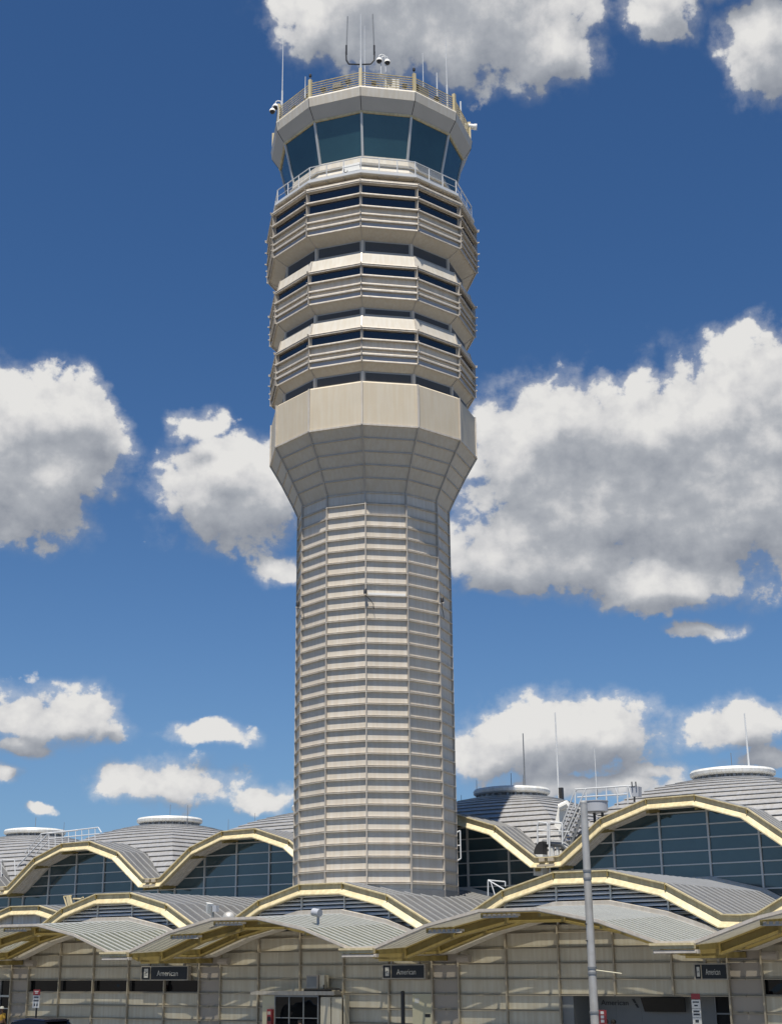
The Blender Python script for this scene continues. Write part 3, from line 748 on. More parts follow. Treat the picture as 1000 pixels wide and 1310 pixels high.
person_at(784, 1305, -1.8, 'person in dark clothes standing second right of the tall mast', 'cloth_dark', 'cloth_dark', 'skin_dark')
person_at(3, 1288, -1.6, 'person in a yellow shirt and white cap by the leftmost door', 'cloth_yellow', 'cloth_dark', 'skin_dark', 'hat_white')
person_at(384, 1305, -3.4, 'person walking past the vestibule, only the head showing', 'cloth_red', 'cloth_dark', 'skin')

# ------------------------------------------------------------------ control tower
TS = .928                          # tower distance factor about the eye point
TX, TY, PH = -1.0615*TS, 78.5*TS, -4.686
C15 = math.cos(R_(15))
def T(k, R, z, da=0.):
    a = R_(PH+30*k)+da
    return Vector((TX+R*TS*math.sin(a), TY-R*TS*math.cos(a), CAMZ+(z-CAMZ)*TS))
TW = thing('control_tower', (TX, TY, 0), 'tall twelve sided beige control tower with flared office storeys and glass cab on top', 'tower')
def ring_sweep(mb, sec, closed=True):       # section of (vertex radius, z) turned as a 12-gon
    o = len(mb.v); k = len(sec)
    for i in range(12):
        for r, z in sec: mb.v.append(T(i, r, z))
    for i in range(12):
        j = (i+1) % 12
        for q in range(k if closed else k-1):
            p = (q+1) % k
            mb.f.append((o+i*k+q, o+j*k+q, o+j*k+p, o+i*k+p))
    return mb
def shell(prof_, th=.12):
    return ring_sweep(MB(), prof_+[(r-th, z) for r, z in reversed(prof_)])
def facet(mb, k, R0, z0, R1, z1, m0=.1, out=.0, th=.04):    # plate on facet k between two heights
    a0, b0, a1, b1 = T(k, R0+out, z0), T(k+1, R0+out, z0), T(k, R1+out, z1), T(k+1, R1+out, z1)
    d0 = (b0-a0).normalized(); a0 = a0+d0*m0; b0 = b0-d0*m0; a1 = a1+d0*m0; b1 = b1-d0*m0
    am = R_(PH+30*k+15); n = Vector((math.sin(am), -math.cos(am), 0))*th
    return mb.hexa([a0-n, b0-n, b0, a0, a1-n, b1-n, b1, a1])
def led(mb, R, z, pj=.125, h=.04):
    ring_sweep(mb, [(R-.02, z+.030), (R+pj*.72, z+.030), (R+pj*.72, z+.018), (R+.03, z+.012), (R+.03, z-.022), (R+pj, z-.022), (R+pj, z-.022-h), (R-.02, z-.022-h)])
def ribpath(mb, k, pts, w=.09, dep=.11):
    for (r0, z0), (r1, z1) in zip(pts, pts[1:]):
        a = R_(PH+30*k); rad = Vector((math.sin(a), -math.cos(a), 0)); tan = Vector((math.cos(a), math.sin(a), 0))*w/2
        p0, p1 = T(k, r0, z0), T(k, r1, z1)
        mb.hexa([p0-tan-rad*.03, p0+tan-rad*.03, p0+tan+rad*dep, p0-tan+rad*dep, p1-tan-rad*.03, p1+tan-rad*.03, p1+tan+rad*dep, p1-tan+rad*dep])
    return mb
RS = 4.42
ZB, ZT = 4.6, 29.35
part('shaft', shell([(RS, ZB), (RS, ZT)], .3), 'tower_panel', TW)
z = ZT-.665
led0 = MB(); led(led0, RS, ZT, .07); part('ledge', led0, 'rail_metal', TW)
while z > 6.2:
    mb = MB(); led(mb, RS, z); part('ledge', mb, 'rail_metal', TW); z -= .665
for k in range(12):
    part('corner_rib', ribpath(MB(), k, [(RS, ZB), (RS, ZT)], .06, .11), 'rib_metal', TW)
part('base_skirt', ring_sweep(MB(), [(RS-.1, 5.0), (RS+.12, 5.0), (RS+.12, 7.75), (RS-.1, 7.75)]), 'mid_metal', TW)
# pieces on the shaft: pale replacement strip and its light
FL = [(4.42, 29.35), (4.76, 30.09), (5.10, 30.76), (5.44, 31.43), (5.82, 32.10), (6.18, 32.72)]
part('flare', shell(FL, .2), 'tower_flare', TW)
for r, z in FL[1:-1]:
    mb = MB(); ring_sweep(mb, [(r-.02, z+.03), (r+.05, z+.03), (r+.05, z-.04), (r-.02, z-.05)]); part('flare_ledge', mb, 'rib_metal', TW)
for k in range(12): part('flare_rib', ribpath(MB(), k, FL, .07, .09), 'rib_metal', TW)
part('band', shell([(6.15, 32.72), (6.19, 32.78), (6.19, 35.30), (6.06, 35.42), (5.76, 35.5)], .2), 'tower_band', TW)
mb = MB(); ring_sweep(mb, [(6.12, 32.80), (6.25, 32.80), (6.25, 32.70), (6.12, 32.68)]); part('band_trim', mb, 'rail_metal', TW)
for k in range(12): part('band_rib', ribpath(MB(), k, [(6.19, 32.75), (6.19, 35.35)], .09, .06), 'rail_metal', TW)

def storey(s, Rw, top, tall=False):
    # recess, soffit, wall, upper part; s = height of the soffit's outer edge
    rc = 5.74 if s < 44 else 5.69
    z_rb = {36.62: 35.45, 40.62: 39.62, 45.0: 43.72}[s]
    part('recess_wall', shell([(rc-.04, z_rb), (rc-.04, s-.44)], .15), 'tower_soffit', TW)
    for k in range(12):
        w = part('recess_window', facet(MB(), k, rc-.04, z_rb+.17, rc-.04, s-.53, .16, .03), 'recess_grey', TW)
        part('corner_rib', ribpath(MB(), k, [(rc-.04, z_rb), (rc-.04, s-.44)], .13, .05), 'tower_panel', TW)
    part('storey_soffit', shell([(rc-.1, s-.46), (Rw-.03, s-.02), (Rw, s)], .15), 'tower_flare', TW)
    wall_top = s+1.95 if not tall else 48.05
    part('storey_wall', shell([(Rw, s), (Rw, wall_top)], .15), 'tower_panel', TW)
    strips = [(s+1.36, s+1.92)] if not tall else [(s+1.40, s+2.02), (s+2.20, s+2.80)]
    for a, b in strips:
        for k in range(12): part('strip_window', facet(MB(), k, Rw, a, Rw, b, .09, .015), 'storey_glass', TW)
    for k in range(12): part('spandrel', facet(MB(), k, Rw, s+.06, Rw, s+.30, .09, .012), 'panel_blue_grey', TW)
    rails = [(s+.02, .10, .06), (s+.44, .17, .09), (s+.80, .17, .07), (s+1.32, .22, .06), (s+1.98, .20, .04), (s+2.06, .22, .03)]
    if tall: rails = [(s+.02, .10, .06), (s+.44, .17, .09), (s+.84, .17, .07), (s+1.32, .24, .06), (s+2.12, .24, .06), (s+2.88, .24, .03), (s+2.98, .26, .05)]
    for z, pj, h in rails:
        mb = MB(); ring_sweep(mb, [(Rw+pj-.07, z+.035), (Rw+pj-.02, z+.035), (Rw+pj, z-.01), (Rw+pj, z-h), (Rw+pj-.05, z-h-.01), (Rw-.01, z-.01), (Rw-.01, z+.02)]); part('sunshade', mb, 'rail_metal', TW)
    for k in range(12):
        a, b = s-.02, (s+2.1 if not tall else 48.1)
        p = part('corner_rib', ribpath(MB(), k, [(Rw, a), (Rw, b)], .055, .13), 'rib_metal', TW)
        part('soffit_rib', ribpath(MB(), k, [(rc-.08, s-.45), (Rw, s-.0)], .06, .05), 'rib_metal', TW)
        mb = MB()
        for z, pj, h in rails: mb.bar(T(k, Rw, z), T(k, Rw+pj+.10, z+.015), .05, .06)
        mb.tube(T(k, Rw+.17, a+.1), T(k, Rw+.17, b), .022, 6)
        part('shade_bracket', mb, 'rib_metal', p)
    if not tall:
        part('storey_parapet', shell([(Rw+.03, s+2.02), (Rw-.13, s+2.78), (Rw-.16, s+2.90), (rc-.06, s+3.02)], .12), 'tower_white', TW)
        for k in range(12): part('corner_rib', ribpath(MB(), k, [(Rw+.03, s+2.05), (Rw-.13, s+2.78), (Rw-.16, s+2.9), (rc, s+3.03)], .09, .05), 'rail_metal', TW)
storey(36.62, 6.12, 39.5); storey(40.62, 6.22, 43.6); storey(45.0, 6.46, 48.1, True)
# a bent scupper and cable hanging on a few rails are small marks on the storeys
part('top_coping', ring_sweep(MB(), [(6.2, 48.05), (6.60, 48.02), (6.62, 48.13), (6.50, 48.18), (6.2, 48.18)]), 'tower_panel', TW)
part('storey_roof', MB().add([T(k, 6.3, 48.15) for k in range(12)], [tuple(range(12))]), 'tower_white', TW)
# walkway and sill wall
wk = part('walkway', ring_sweep(MB(), [(5.0, 48.58), (6.40, 48.58), (6.46, 48.60), (6.46, 48.72), (6.38, 48.75), (5.0, 48.75)]), 'tower_soffit', TW)
for k in range(12):
    mb = MB()
    for q in (0, 1/3, 2/3):
        p0 = T(k, 6.42, 48.55).lerp(T(k+1, 6.42, 48.55), q); p1 = T(k, 5.2, 48.55).lerp(T(k+1, 5.2, 48.55), q); mb.bar(p0, p1, .07, .10)
    part('walkway_bearer', mb, 'rib_metal', wk)
part('walkway_edge', ring_sweep(MB(), [(6.465, 48.60), (6.53, 48.60), (6.53, 48.76), (6.465, 48.76)]), 'white_rail', wk)
gb = MB()
for i in range(9): gb = ring_sweep(gb, [(5.72+.08*i, 48.54), (5.75+.08*i, 48.54), (5.75+.08*i, 48.575), (5.72+.08*i, 48.575)])
part('walkway_grating', gb, 'tower_flare', wk)
part('sill_wall', shell([(5.62, 48.7), (5.64, 49.1), (5.40, 49.95), (5.36, 50.35), (5.22, 50.45)], .2), 'tower_white', TW)
mb = MB()
ring_sweep(mb, [(5.36, 49.78), (5.56, 49.78), (5.58, 49.88), (5.40, 49.98)])
part('sill_gutter', mb, 'tower_white', TW)
hr = MB()
for z in (49.72, 49.25, 48.9):
    for k in range(12): hr.tube(T(k, 6.36, z), T(k+1, 6.36, z), .032 if z > 49.5 else .016, 6)
hrp = part('walkway_handrail', hr, 'white_rail', TW)
for k in range(12):
    for q in (0, 1/3, 2/3):
        p0 = T(k, 6.36, 48.62).lerp(T(k+1, 6.36, 48.62), q)
        part('handrail_post', MB().tube(p0, p0+Vector((0,0,1.03)), .03, 6), 'white_rail', hrp)
# notice plates on the railing
am = -.20
p0 = T(-1, 6.34, 48.75).lerp(T(0, 6.34, 48.75), .64); p1 = T(-1, 6.34, 48.75).lerp(T(0, 6.34, 48.75), .98)
t = thing('railing_notice', p0, 'white notice board with a small dark symbol fixed to the walkway railing', 'notice')
nd = (p1-p0); nl = Vector((nd.y, -nd.x, 0)).normalized()
part('board', MB().hexa([p0, p1, p1+nl*.02, p0+nl*.02, p0+Vector((0,0,.58)), p1+Vector((0,0,.62)), p1+Vector((0,0,.62))+nl*.02, p0+Vector((0,0,.58))+nl*.02]), 'hat_white', t)
q0 = p0.lerp(p1, .12)+nl*.035; q1 = p0.lerp(p1, .30)+nl*.035
part('symbol', MB().path([q0+Vector((0,0,.38)), q0+Vector((0,0,.18)), q0.lerp(q1,.5)+Vector((0,0,.12)), q1+Vector((0,0,.16)), q1+Vector((0,0,.24))], .014), 'black_plate', t)
# cab
for k in range(12):
    part('cab_window', facet(MB(), k, 5.29, 50.40, 5.90, 53.12, .05, 0, .03), 'cab_glass', TW)
    part('cab_mullion', ribpath(MB(), k, [(5.27, 50.38), (5.90, 53.12)], .13, .07), 'cab_frame', TW)
part('cab_head_frame', ring_sweep(MB(), [(5.86, 53.08), (5.99, 53.08), (6.02, 53.20), (5.86, 53.22)]), 'cream_steel', TW)
part('cab_sill', ring_sweep(MB(), [(5.15, 50.32), (5.36, 50.36), (5.36, 50.46), (5.15, 50.46)]), 'tower_white', TW)
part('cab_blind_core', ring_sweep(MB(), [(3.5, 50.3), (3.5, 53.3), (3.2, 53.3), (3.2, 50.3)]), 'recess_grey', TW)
part('cab_soffit', shell([(5.98, 53.18), (6.46, 53.92)], .15), 'tower_soffit', TW)  # shade on the undercut is put in by a darker grey than the fascia
part('roof_fascia', shell([(6.47, 53.92), (6.55, 54.48), (6.50, 54.60), (6.30, 54.62)], .12), 'tower_white', TW)
part('cab_roof', MB().add([T(k, 6.4, 54.55) for k in range(12)], [tuple(range(12))]), 'cap_metal', TW)
for k in range(12):
    part('fascia_joint', ribpath(MB(), k, [(5.98, 53.18), (6.46, 53.92), (6.54, 54.48)], .03, .015), 'dark_metal', TW)
rl = MB()
for i in range(6):
    z = 54.80+.165*i
    for k in range(12): rl.tube(T(k, 6.36, z), T(k+1, 6.36, z), .034 if i == 5 else .026, 6)
rp_ = part('roof_railing', rl, 'cream_steel', TW)
for k in range(12):
    part('railing_post', MB().hexa([T(k, r, z, d) for z in (54.45, 55.88) for r, d in ((6.30,-.014),(6.30,.014),(6.48,.014),(6.48,-.014))]), 'cream_steel', rp_)
    for q in (1/3, 2/3):
        p0 = T(k, 6.36, 54.55).lerp(T(k+1, 6.36, 54.55), q)
        part('stanchion', MB().tube(p0, p0+Vector((0,0,1.05)), .016, 5), 'mid_metal', rp_)
# plain grey cover strip on one shaft facet
zc = 8.; 
def shaft_z(x, y):
    # height on the front vertex line
    lo, hi = 0, 60
    for _ in range(40):
        mid = (lo+hi)/2; p = T(0, RS, mid)-Vector((0,0,CAMZ)); yy = 655-FPX*p.dot(camU)/p.dot(camF)
        if yy > y: lo = mid
        else: hi = mid
    return lo
zc = shaft_z(0, 760)
part('cover_strip', facet(MB(), 0, RS, zc-.06, RS, zc+.06, .12, .13, .10), 'hat_white', TW)

# obstruction lights on the shaft
def obstruction(k, y, lab):
    z = shaft_z(0, y); p = T(k, RS+.30, z)
    t = thing('obstruction_light', p, lab, 'lamp', 'small warning lamps on the tower shaft')
    part('lamp', MB().lathe(p, [(.05,0),(.09,.03),(.09,.22),(.05,.30)], 12), 'dark_metal', t, True)
    part('bracket', MB().bar(T(k, RS+.1, z-.03), T(k, RS+.42, z-.03), .08, .06), 'rail_metal', t)
    part('cable', MB().path([p+Vector((0,0,-.05)), T(k, RS+.13, z-.25, .05), T(k, RS+.12, z-.5, .09), T(k, RS+.12, z-.8, .10)], .018), 'dark_metal', t)
obstruction(0, 762, 'small dark warning lamp on the corner rib at the left of the pale strip')
obstruction(2, 762, 'small dark warning lamp on the right corner rib of the tower shaft')
obstruction(-2, 762, 'small dark warning lamp on the left edge rib of the tower shaft')

# ------------------------------------------------------------------ roof equipment of the tower
def whip(x, y0, y1, Y, r, label, mt='white_rail', thick=None):
    a = at_y(x, y0, Y); a.z = min(a.z, CAMZ+50.5*TS) if y0 > 80 else a.z
    b = at_y(x, y1, Y)
    b = Vector((a.x, a.y, b.z))
    t = thing('whip_antenna', a, label, 'antenna', 'antennas on the tower roof')
    h = b.z-a.z
    part('base', MB().tube(a, a+Vector((0,0,h*.35)), r*1.6, 8), mt, t)
    part('rod', MB().tube(a+Vector((0,0,h*.35)), b, r, 8, r*.6), mt, t)
    return t
def wt(k, R):  return T(k, R, 54.6)
Yv = T(0, 6.3, 0).y
whip(461.5, 86, 18, Yv, .035, 'tall white whip antenna rising from the front corner post of the tower roof')
whip(466.5, 92, 33, Yv+1.2, .028, 'shorter white whip antenna just right of the front corner post')
whip(361, 128, 46, T(-2, 6.3, 0).y, .032, 'tall white whip antenna at the left corner of the tower roof')
whip(571.5, 112, 45, T(2, 6.0, 0).y, .032, 'tall white whip antenna at the right corner of the tower roof')
whip(541, 96, 68, T(2, 4.5, 0).y, .03, 'thin antenna with dark base on the right of the tower roof')
whip(559, 118, 93, T(2, 5.2, 0).y, .045, 'short stout white antenna near the right corner of the tower roof')
whip(390.5, 112, 98, T(-1, 6.2, 0).y, .03, 'very short white antenna by the second left railing post')
# forked dipole
a = at_y(461, 82, Yv+.05)
t = thing('forked_antenna', a, 'dark U shaped bracket holding two upright dipole rods above the front railing post', 'antenna')
pl = [at_y(x, y, Yv+.05) for x, y in ((442.5, 66), (443, 77), (446, 82), (461, 82.5), (474, 82), (478.5, 77), (479, 66))]
part('fork', MB().path(pl, .045), 'dark_metal', t)
for x0, x1, y1, y0 in ((443, 444.5, 21, 66), (478.5, 476.5, 18, 66)):
    part('dipole_rod', MB().tube(at_y(x0, y0, Yv+.05), at_y(x1, y1, Yv+.05), .036, 6), 'mid_metal', t)
    part('dipole_sleeve', MB().tube(at_y(x0, y0+4, Yv+.05), at_y(x0, y0-8, Yv+.05), .05, 8), 'dark_metal', t)
# domed cameras
def dome_camera(x, y, Y, foot, label):
    c = at_y(x, y, Y)
    t = thing('security_camera', c, label, 'camera', 'dome cameras on the tower roof')
    part('housing', MB().lathe(c, [(.05,.20),(.12,.16),(.17,.08),(.18,.0)], 16), 'hat_white', t, True)
    part('lens_dome', MB().lathe(c, [(.155,.0),(.15,-.06),(.10,-.13),(.03,-.16)], 16), 'dark_metal', t, True)
    f = foot
    part('arm', MB().path([c+Vector((0,0,.18)), c+Vector((0,0,.34)), c+Vector((f*.12,0,.42)), c+Vector((f*.30,0,.38)), c+Vector((f*.36,0,.1)), c+Vector((f*.36,0,-.75))], .032, 8), 'white_rail', t)
Yc = T(0, 6.1, 0).y
dome_camera(485, 78, Yc, 1, 'left one of the two dome cameras over the middle of the front railing')
dome_camera(495.3, 80, Yc, -1, 'right one of the two dome cameras over the middle of the front railing')
Yl = T(-2, 6.5, 0).y
dome_camera(352.5, 137, Yl, 1, 'upper dome camera on the left corner of the tower roof')
dome_camera(348.5, 142.5, Yl-.2, 1, 'lower outer dome camera on the left corner of the tower roof')
# little lights on railing posts
for k, lab in ((-1, 'small dark beacon on top of the second railing post from the left'), (1, 'small dark beacon on top of the railing post right of the middle')):
    p = T(k, 6.39, 55.88); t = thing('beacon', p, lab, 'lamp')
    part('stem', MB().tube(p, p+Vector((0,0,.2)), .03, 8), 'mid_metal', t)
    part('lamp', MB().lathe(p, [(.06,.18),(.08,.22),(.08,.34),(.04,.40)], 12), 'dark_metal', t)
# horizontal white camera tube at right
a = at_y(594, 161, T(3, 6.0, 0).y); b = at_y(607, 162.5, T(3, 6.0, 0).y)
t = thing('tube_camera', a, 'white tube camera sticking out to the right below the tower roof railing', 'camera')
part('housing', MB().tube(a, b, .16, 14), 'hat_white', t, True)
part('hood', MB().tube(b-Vector((.05,0,0)), b+Vector((.12,0,0)), .185, 14), 'hat_white', t)
part('pole', MB().tube(a+Vector((-.2,0,-.3)), a+Vector((-.2,0,1.7)), .05, 8), 'white_rail', t)
part('arm', MB().bar(a+Vector((-.6,0,0)), a, .08, .08), 'white_rail', t)
# cluster of plant on the roof deck
for i, (k, r, q, w, h, lab) in enumerate(((0, 5.75, .62, .8, 1.0, 'grey equipment cabinet behind the middle of the tower roof railing'), (-1, 5.85, .5, .5, .85, 'dark fan coil behind the left part of the tower roof railing'), (1, 5.8, .3, .8, .95, 'dark ventilation box behind the right part of the tower roof railing'))):
    c = T(k, r, 54.55).lerp(T(k+1, r, 54.55), q)
    t = thing('roof_cabinet', c, lab, 'equipment')
    d = (T(k+1, r, 0)-T(k, r, 0)).normalized()
    part('cabinet', MB().bar(c-d*w/2+Vector((0,0,h/2)), c+d*w/2+Vector((0,0,h/2)), .5, h), 'mid_metal' if i else 'cap_metal', t)
    mb = MB()
    for j in range(5): mb.tube(c+d*(w*(.2*j-.4))+Vector((0,0,h)), c+d*(w*(.2*j-.4))+Vector((0,0,h+.12+.1*(j % 2))), .02, 6)
    part('pipe', mb, 'dark_metal', t)

for k, q, hh in ((-2, .35, .55), (-2, .75, .7), (-1, .2, .65), (-1, .72, .8), (0, .25, .55), (0, .86, .6), (1, .12, .75), (1, .65, .6), (2, .3, .7)):
    c = T(k, 6.05, 54.55).lerp(T(k+1, 6.05, 54.55), q); d = (T(k+1, 6, 0)-T(k, 6, 0)).normalized()
    t = thing('junction_box', c, 'small dark junction box with conduit stubs just inside the tower roof railing', 'junction box', 'junction boxes along the tower roof edge')
    part('box', MB().bar(c-d*.13+Vector((0,0,hh)), c+d*.13+Vector((0,0,hh)), .16, .22), 'dark_metal', t)
    part('conduit', MB().path([c+d*.05, c+d*.05+Vector((0,0,hh)), c+d*.22+Vector((0,0,hh+.02)), c+d*.24+Vector((0,0,.05))], .022), 'mid_metal', t)
    part('stand', MB().bar(c, c+Vector((0,0,hh-.08)), .05, .05, Vector((0,1,0))), 'mid_metal', t)
# ------------------------------------------------------------------ roof furniture of the terminal
def mast_on(x, y0, y1, v, r, label, mt='white_rail', box=False):
    ua, za = at_v(x, y0, v); _, zb = at_v(x, y1, v)
    a = W(ua, v, za-.6); b = W(ua, v, zb)
    t = thing('roof_mast', a, label, 'antenna', 'rods above the terminal domes')
    part('rod', MB().tube(a, b, r, 8, r*.6), mt, t)
    if box: part('foot_box', MB().box(ua+.05, ua+.28, v-.1, v+.1, za-.4, za+.55), 'dark_metal', t)
    else: part('foot', MB().tube(a, a+Vector((0,0,.5)), r*2, 8), 'mid_metal', t)
mast_on(671, 1003, 938, 18, .05, 'dark bluish rod standing on the dome right of the tower', 'mid_metal')
mast_on(714.5, 1020, 911, 20, .06, 'tallest white mast just right of the dome cap by the tower', 'white_rail', True)
mast_on(762.5, 1008, 957, 22, .03, 'thin pale rod behind the roof stair', 'white_rail')
mast_on(957.5, 982, 912, 18, .06, 'white mast standing on the rightmost dome cap', 'white_rail')
mast_on(669, 1003, 991, 18, .03, 'stubby rod next to the dark bluish rod', 'mid_metal')
for x, y0, y1, lab in ((240, 1045, 1030, 'fine short lightning rod on the second cap from the left'), (292, 1062, 1048, 'fine short rod on the roof left of the tower, before the arch'), (326, 1056, 1040, 'fine short rod on the roof, nearest the left side of the tower'), (609.5, 1008, 998, 'fine short rod at the left end of the cap beside the tower'), (590, 1030, 1017, 'tiny rod close to the right side of the tower'), (82, 1062, 1052, 'fine short rod over the leftmost dome')):
    mast_on(x, y0, y1, 17, .02, lab, 'mid_metal')

def T2(pts, v): return [W(*(lambda q: (q[0], v, q[1]))(at_v(x, y, v))) for x, y in pts]
# left access stair with handrails
t = thing('roof_walkway_rail', T2([(60, 1085)], 13.0)[0], 'white tubular handrail of the roof walkway behind the leftmost upper arch', 'handrail', 'white handrails on the roofs')
v = 13.2
rail_pts = [(20, 1107), (53, 1067), (62, 1065), (115, 1060), (126, 1058.5), (130, 1065)]
part('top_rail', MB().path(T2([(11,1113),(20,1107),(53,1066.5),(80,1064),(126,1058.5),(130,1065)], v), .04), 'white_rail', t)
part('second_rail', MB().path(T2([(23,1108),(63,1066),(100,1062)], v-.9), .05).path(T2([(63,1073),(128,1066.5)], v), .035).path(T2([(45,1093),(63,1076)], v-.9), .035), 'white_rail', t)
for x, y0, y1 in ((20,1107,1120),(37,1088,1100),(53,1067,1080),(63,1066,1080),(71,1065,1078),(80,1064,1076),(88,1063.5,1075),(97,1062.5,1074),(105,1061.5,1073),(114,1060.5,1072),(122,1059.5,1070)):
    part('post', MB().path(T2([(x,y0),(x,y1+6)], v), .03), 'white_rail', t)
# left gate rails near x=5
t = thing('ladder_rail', T2([(5, 1110)], 11)[0], 'pale ladder hoop rail at the far left edge of the roof', 'handrail', 'white handrails on the roofs')
part('hoop', MB().path(T2([(2,1122),(2,1103),(4,1100),(19,1100),(20,1120)], 11.2), .04), 'white_rail', t)
# yellow maintenance seat on the lower roof at the left
v = 5.2
t = thing('roof_hatch_frame', T2([(88, 1155)], v)[0], 'small yellow steel frame standing on the low roof behind the second lower arch', 'hatch frame')
part('frame', MB().path(T2([(82,1147),(86,1160)], v), .05).path(T2([(94,1150),(104,1150),(107,1148)], v), .05).path(T2([(82,1147),(92,1146)], v), .04), 'cream_steel', t)
q = T2([(87,1147),(91,1146),(94,1158),(90,1160)], v); n_ = OUT*.15
part('plate', MB().hexa([q[3], q[2], q[2]+n_, q[3]+n_, q[0], q[1], q[1]+n_, q[0]+n_]), 'cream_steel', t)

# right roof stair
v = 12.3
t = thing('roof_stair', T2([(713, 1088)], v)[0], 'white tubular roof stair climbing the dome between the two right upper arches', 'stair')
part('left_handrail', MB().path(T2([(711,1075),(734,1014),(738,1010),(812,1005),(803,1006)], v), .035), 'white_rail', t)
part('right_handrail', MB().path(T2([(720,1075),(749,1009)], v-1.0), .035).path(T2([(714,1072),(735,1027)], v), .03).path(T2([(726,1068),(742,1036)], v-1.0), .03), 'white_rail', t)
part('top_rail', MB().path(T2([(735,1010),(803,1005.5),(807,1020)], v), .04).path(T2([(738,1020),(802,1016)], v), .035).path(T2([(749,1009),(786,1007),(790,1020)], v+1.2), .035), 'white_rail', t)
for x, y0, y1 in ((735,1011,1030),(749,1010,1030),(762,1008,1026),(775,1007,1030),(789,1006.5,1028),(802,1006,1024)):
    part('post', MB().path(T2([(x,y0),(x+.5,y1+4)], v), .04), 'white_rail', t)
st = T2([(712,1088),(741,1030)], v); st2 = T2([(727,1084),(748,1034)], v-1.0)
part('stringer', MB().bar(st[0], st[1], .06, .22), 'mid_metal', t); part('stringer', MB().bar(st2[0], st2[1], .06, .22), 'mid_metal', t)
for k in range(9):
    f = (k+.5)/9; part('tread', MB().bar(st[0].lerp(st[1], f), st2[0].lerp(st2[1], f), .26, .04), 'galvanised', t)
# lower landing guard
t = thing('landing_rail', T2([(700, 1100)], 10.6)[0], 'grey tubular landing guard with hoops at the foot of the roof stair', 'handrail', 'white handrails on the roofs')
for a_, b_, vv in ((688, 700, 10.6), (703, 719, 10.2)):
    part('hoop', MB().path(T2([(a_,1118 if a_ < 700 else 1120),(a_-1,1056),(a_+1,1052),(b_-1,1053),(b_,1056),(b_,1080)], vv), .045), 'white_rail', t)
part('mid_rail', MB().path(T2([(688,1062),(728,1064)], 10.6), .03).path(T2([(688,1068),(700,1068)], 10.6), .03), 'white_rail', t)
# duct and box
t = thing('roof_duct', T2([(697, 1110)], 10.3)[0], 'grey duct with black rounded hood standing in the valley right of the tower', 'duct')
q = T2([(682,1120),(694,1120),(694,1093),(682,1093)], 10.2)
part('duct_box', MB().hexa([q[0], q[1], q[1]-OUT*.5, q[0]-OUT*.5, q[3], q[2], q[2]-OUT*.5, q[3]-OUT*.5]), 'cap_metal', t)
part('duct_band', MB().hexa([x+OUT*.02 if i in (0,1,4,5) else x for i, x in enumerate([q[3].lerp(q[0],.22), q[2].lerp(q[1],.22), q[2].lerp(q[1],.22)-OUT*.5, q[3].lerp(q[0],.22)-OUT*.5, q[3].lerp(q[0],.18), q[2].lerp(q[1],.18), q[2].lerp(q[1],.18)-OUT*.5, q[3].lerp(q[0],.18)-OUT*.5])]), 'dark_metal', t)
h = T2([(682,1093),(694,1093),(694,1076),(689,1077),(685,1082),(683,1087)], 10.2); n6 = 6
part('hood', MB().add(h+[x-OUT*.5 for x in h], [tuple(range(n6)), tuple(2*n6-1-i for i in range(n6))]+[(i,i+n6,(i+1)%n6+n6,(i+1)%n6) for i in range(n6)]), 'dark_metal', t)
pv = T2([(694,1079),(706,1079),(720,1080),(726,1086)], 11)
part('pipe', MB().path(pv, .19, 12), 'mid_metal', t)
part('pipe_leg', MB().path(T2([(713,1080),(713,1094)], 11), .09, 8).path(T2([(706,1082),(706,1098)], 11), .12, 8), 'cap_metal', t)
# chute beside stair
q = T2([(706,1068),(714,1072),(722,1034),(714,1030)], 12.6)
t = thing('cable_chute', q[0], 'sloping white cable chute beside the roof stair', 'duct')
part('chute', MB().hexa([q[0], q[1], q[1]-OUT*.3, q[0]-OUT*.3, q[3], q[2], q[2]-OUT*.3, q[3]-OUT*.3]), 'hat_white', t)
part('elbow', MB().path(T2([(716,1033),(722,1030),(726,1028)], 12.5), .2, 10), 'hat_white', t)
# cylindrical tank
ut, zt0 = at_v(762, 1040, 11.0); _, zt1 = at_v(762, 1025, 11.0)
t = thing('round_tank', W(ut, 11, zt0), 'pale blue grey round tank beside the top of the steel mast', 'tank')
part('tank', MB().lathe(W(ut, 11, zt0), [(.50,0),(.62,.06),(.62,zt1-zt0-.03),(.58,zt1-zt0)], 28), 'panel_blue_grey', t, True)
part('leg', MB().tube(W(ut-.1, 11, zt0-.6), W(ut-.1, 11, zt0), .07, 8).tube(W(ut+.35, 11, zt0-.6), W(ut+.35, 11, zt0), .07, 8), 'dark_metal', t)
part('rim', MB().lathe(W(ut, 11, zt1), [(.64,-.06),(.65,-.04),(.65,0),(.6,.01)], 28), 'panel_blue_grey', t, True)
# instrument box on a short mast
q = T2([(806,1019),(816,1019),(816,1006),(806,1006)], 12.3)
t = thing('instrument_box', q[0], 'grey instrument box with stubby aerials at the right end of the stair rail', 'equipment')
part('box', MB().hexa([q[0], q[1], q[1]-OUT*.4, q[0]-OUT*.4, q[3], q[2], q[2]-OUT*.4, q[3]-OUT*.4]), 'panel_blue_grey', t)
part('stem', MB().path(T2([(811,1019),(811,1026)], 12.1), .05), 'dark_metal', t)
part('aerial', MB().path(T2([(808,1006),(807.5,1000)], 12.2), .03).path(T2([(813,1006),(812.5,1000)], 12.2), .03), 'dark_metal', t)
# small rail just right of the tower foot
v = 4.5
t = thing('hatch_rail', T2([(625,1145)], v)[0], 'little white handrail on the low roof between the tower foot and the arch', 'handrail', 'white handrails on the roofs')
part('rail', MB().path(T2([(624,1146),(624,1126),(645,1138)], v), .03).path(T2([(627,1127),(633,1146)], v), .025).path(T2([(624,1126),(646,1128),(646,1134)], v+.8), .03), 'white_rail', t)
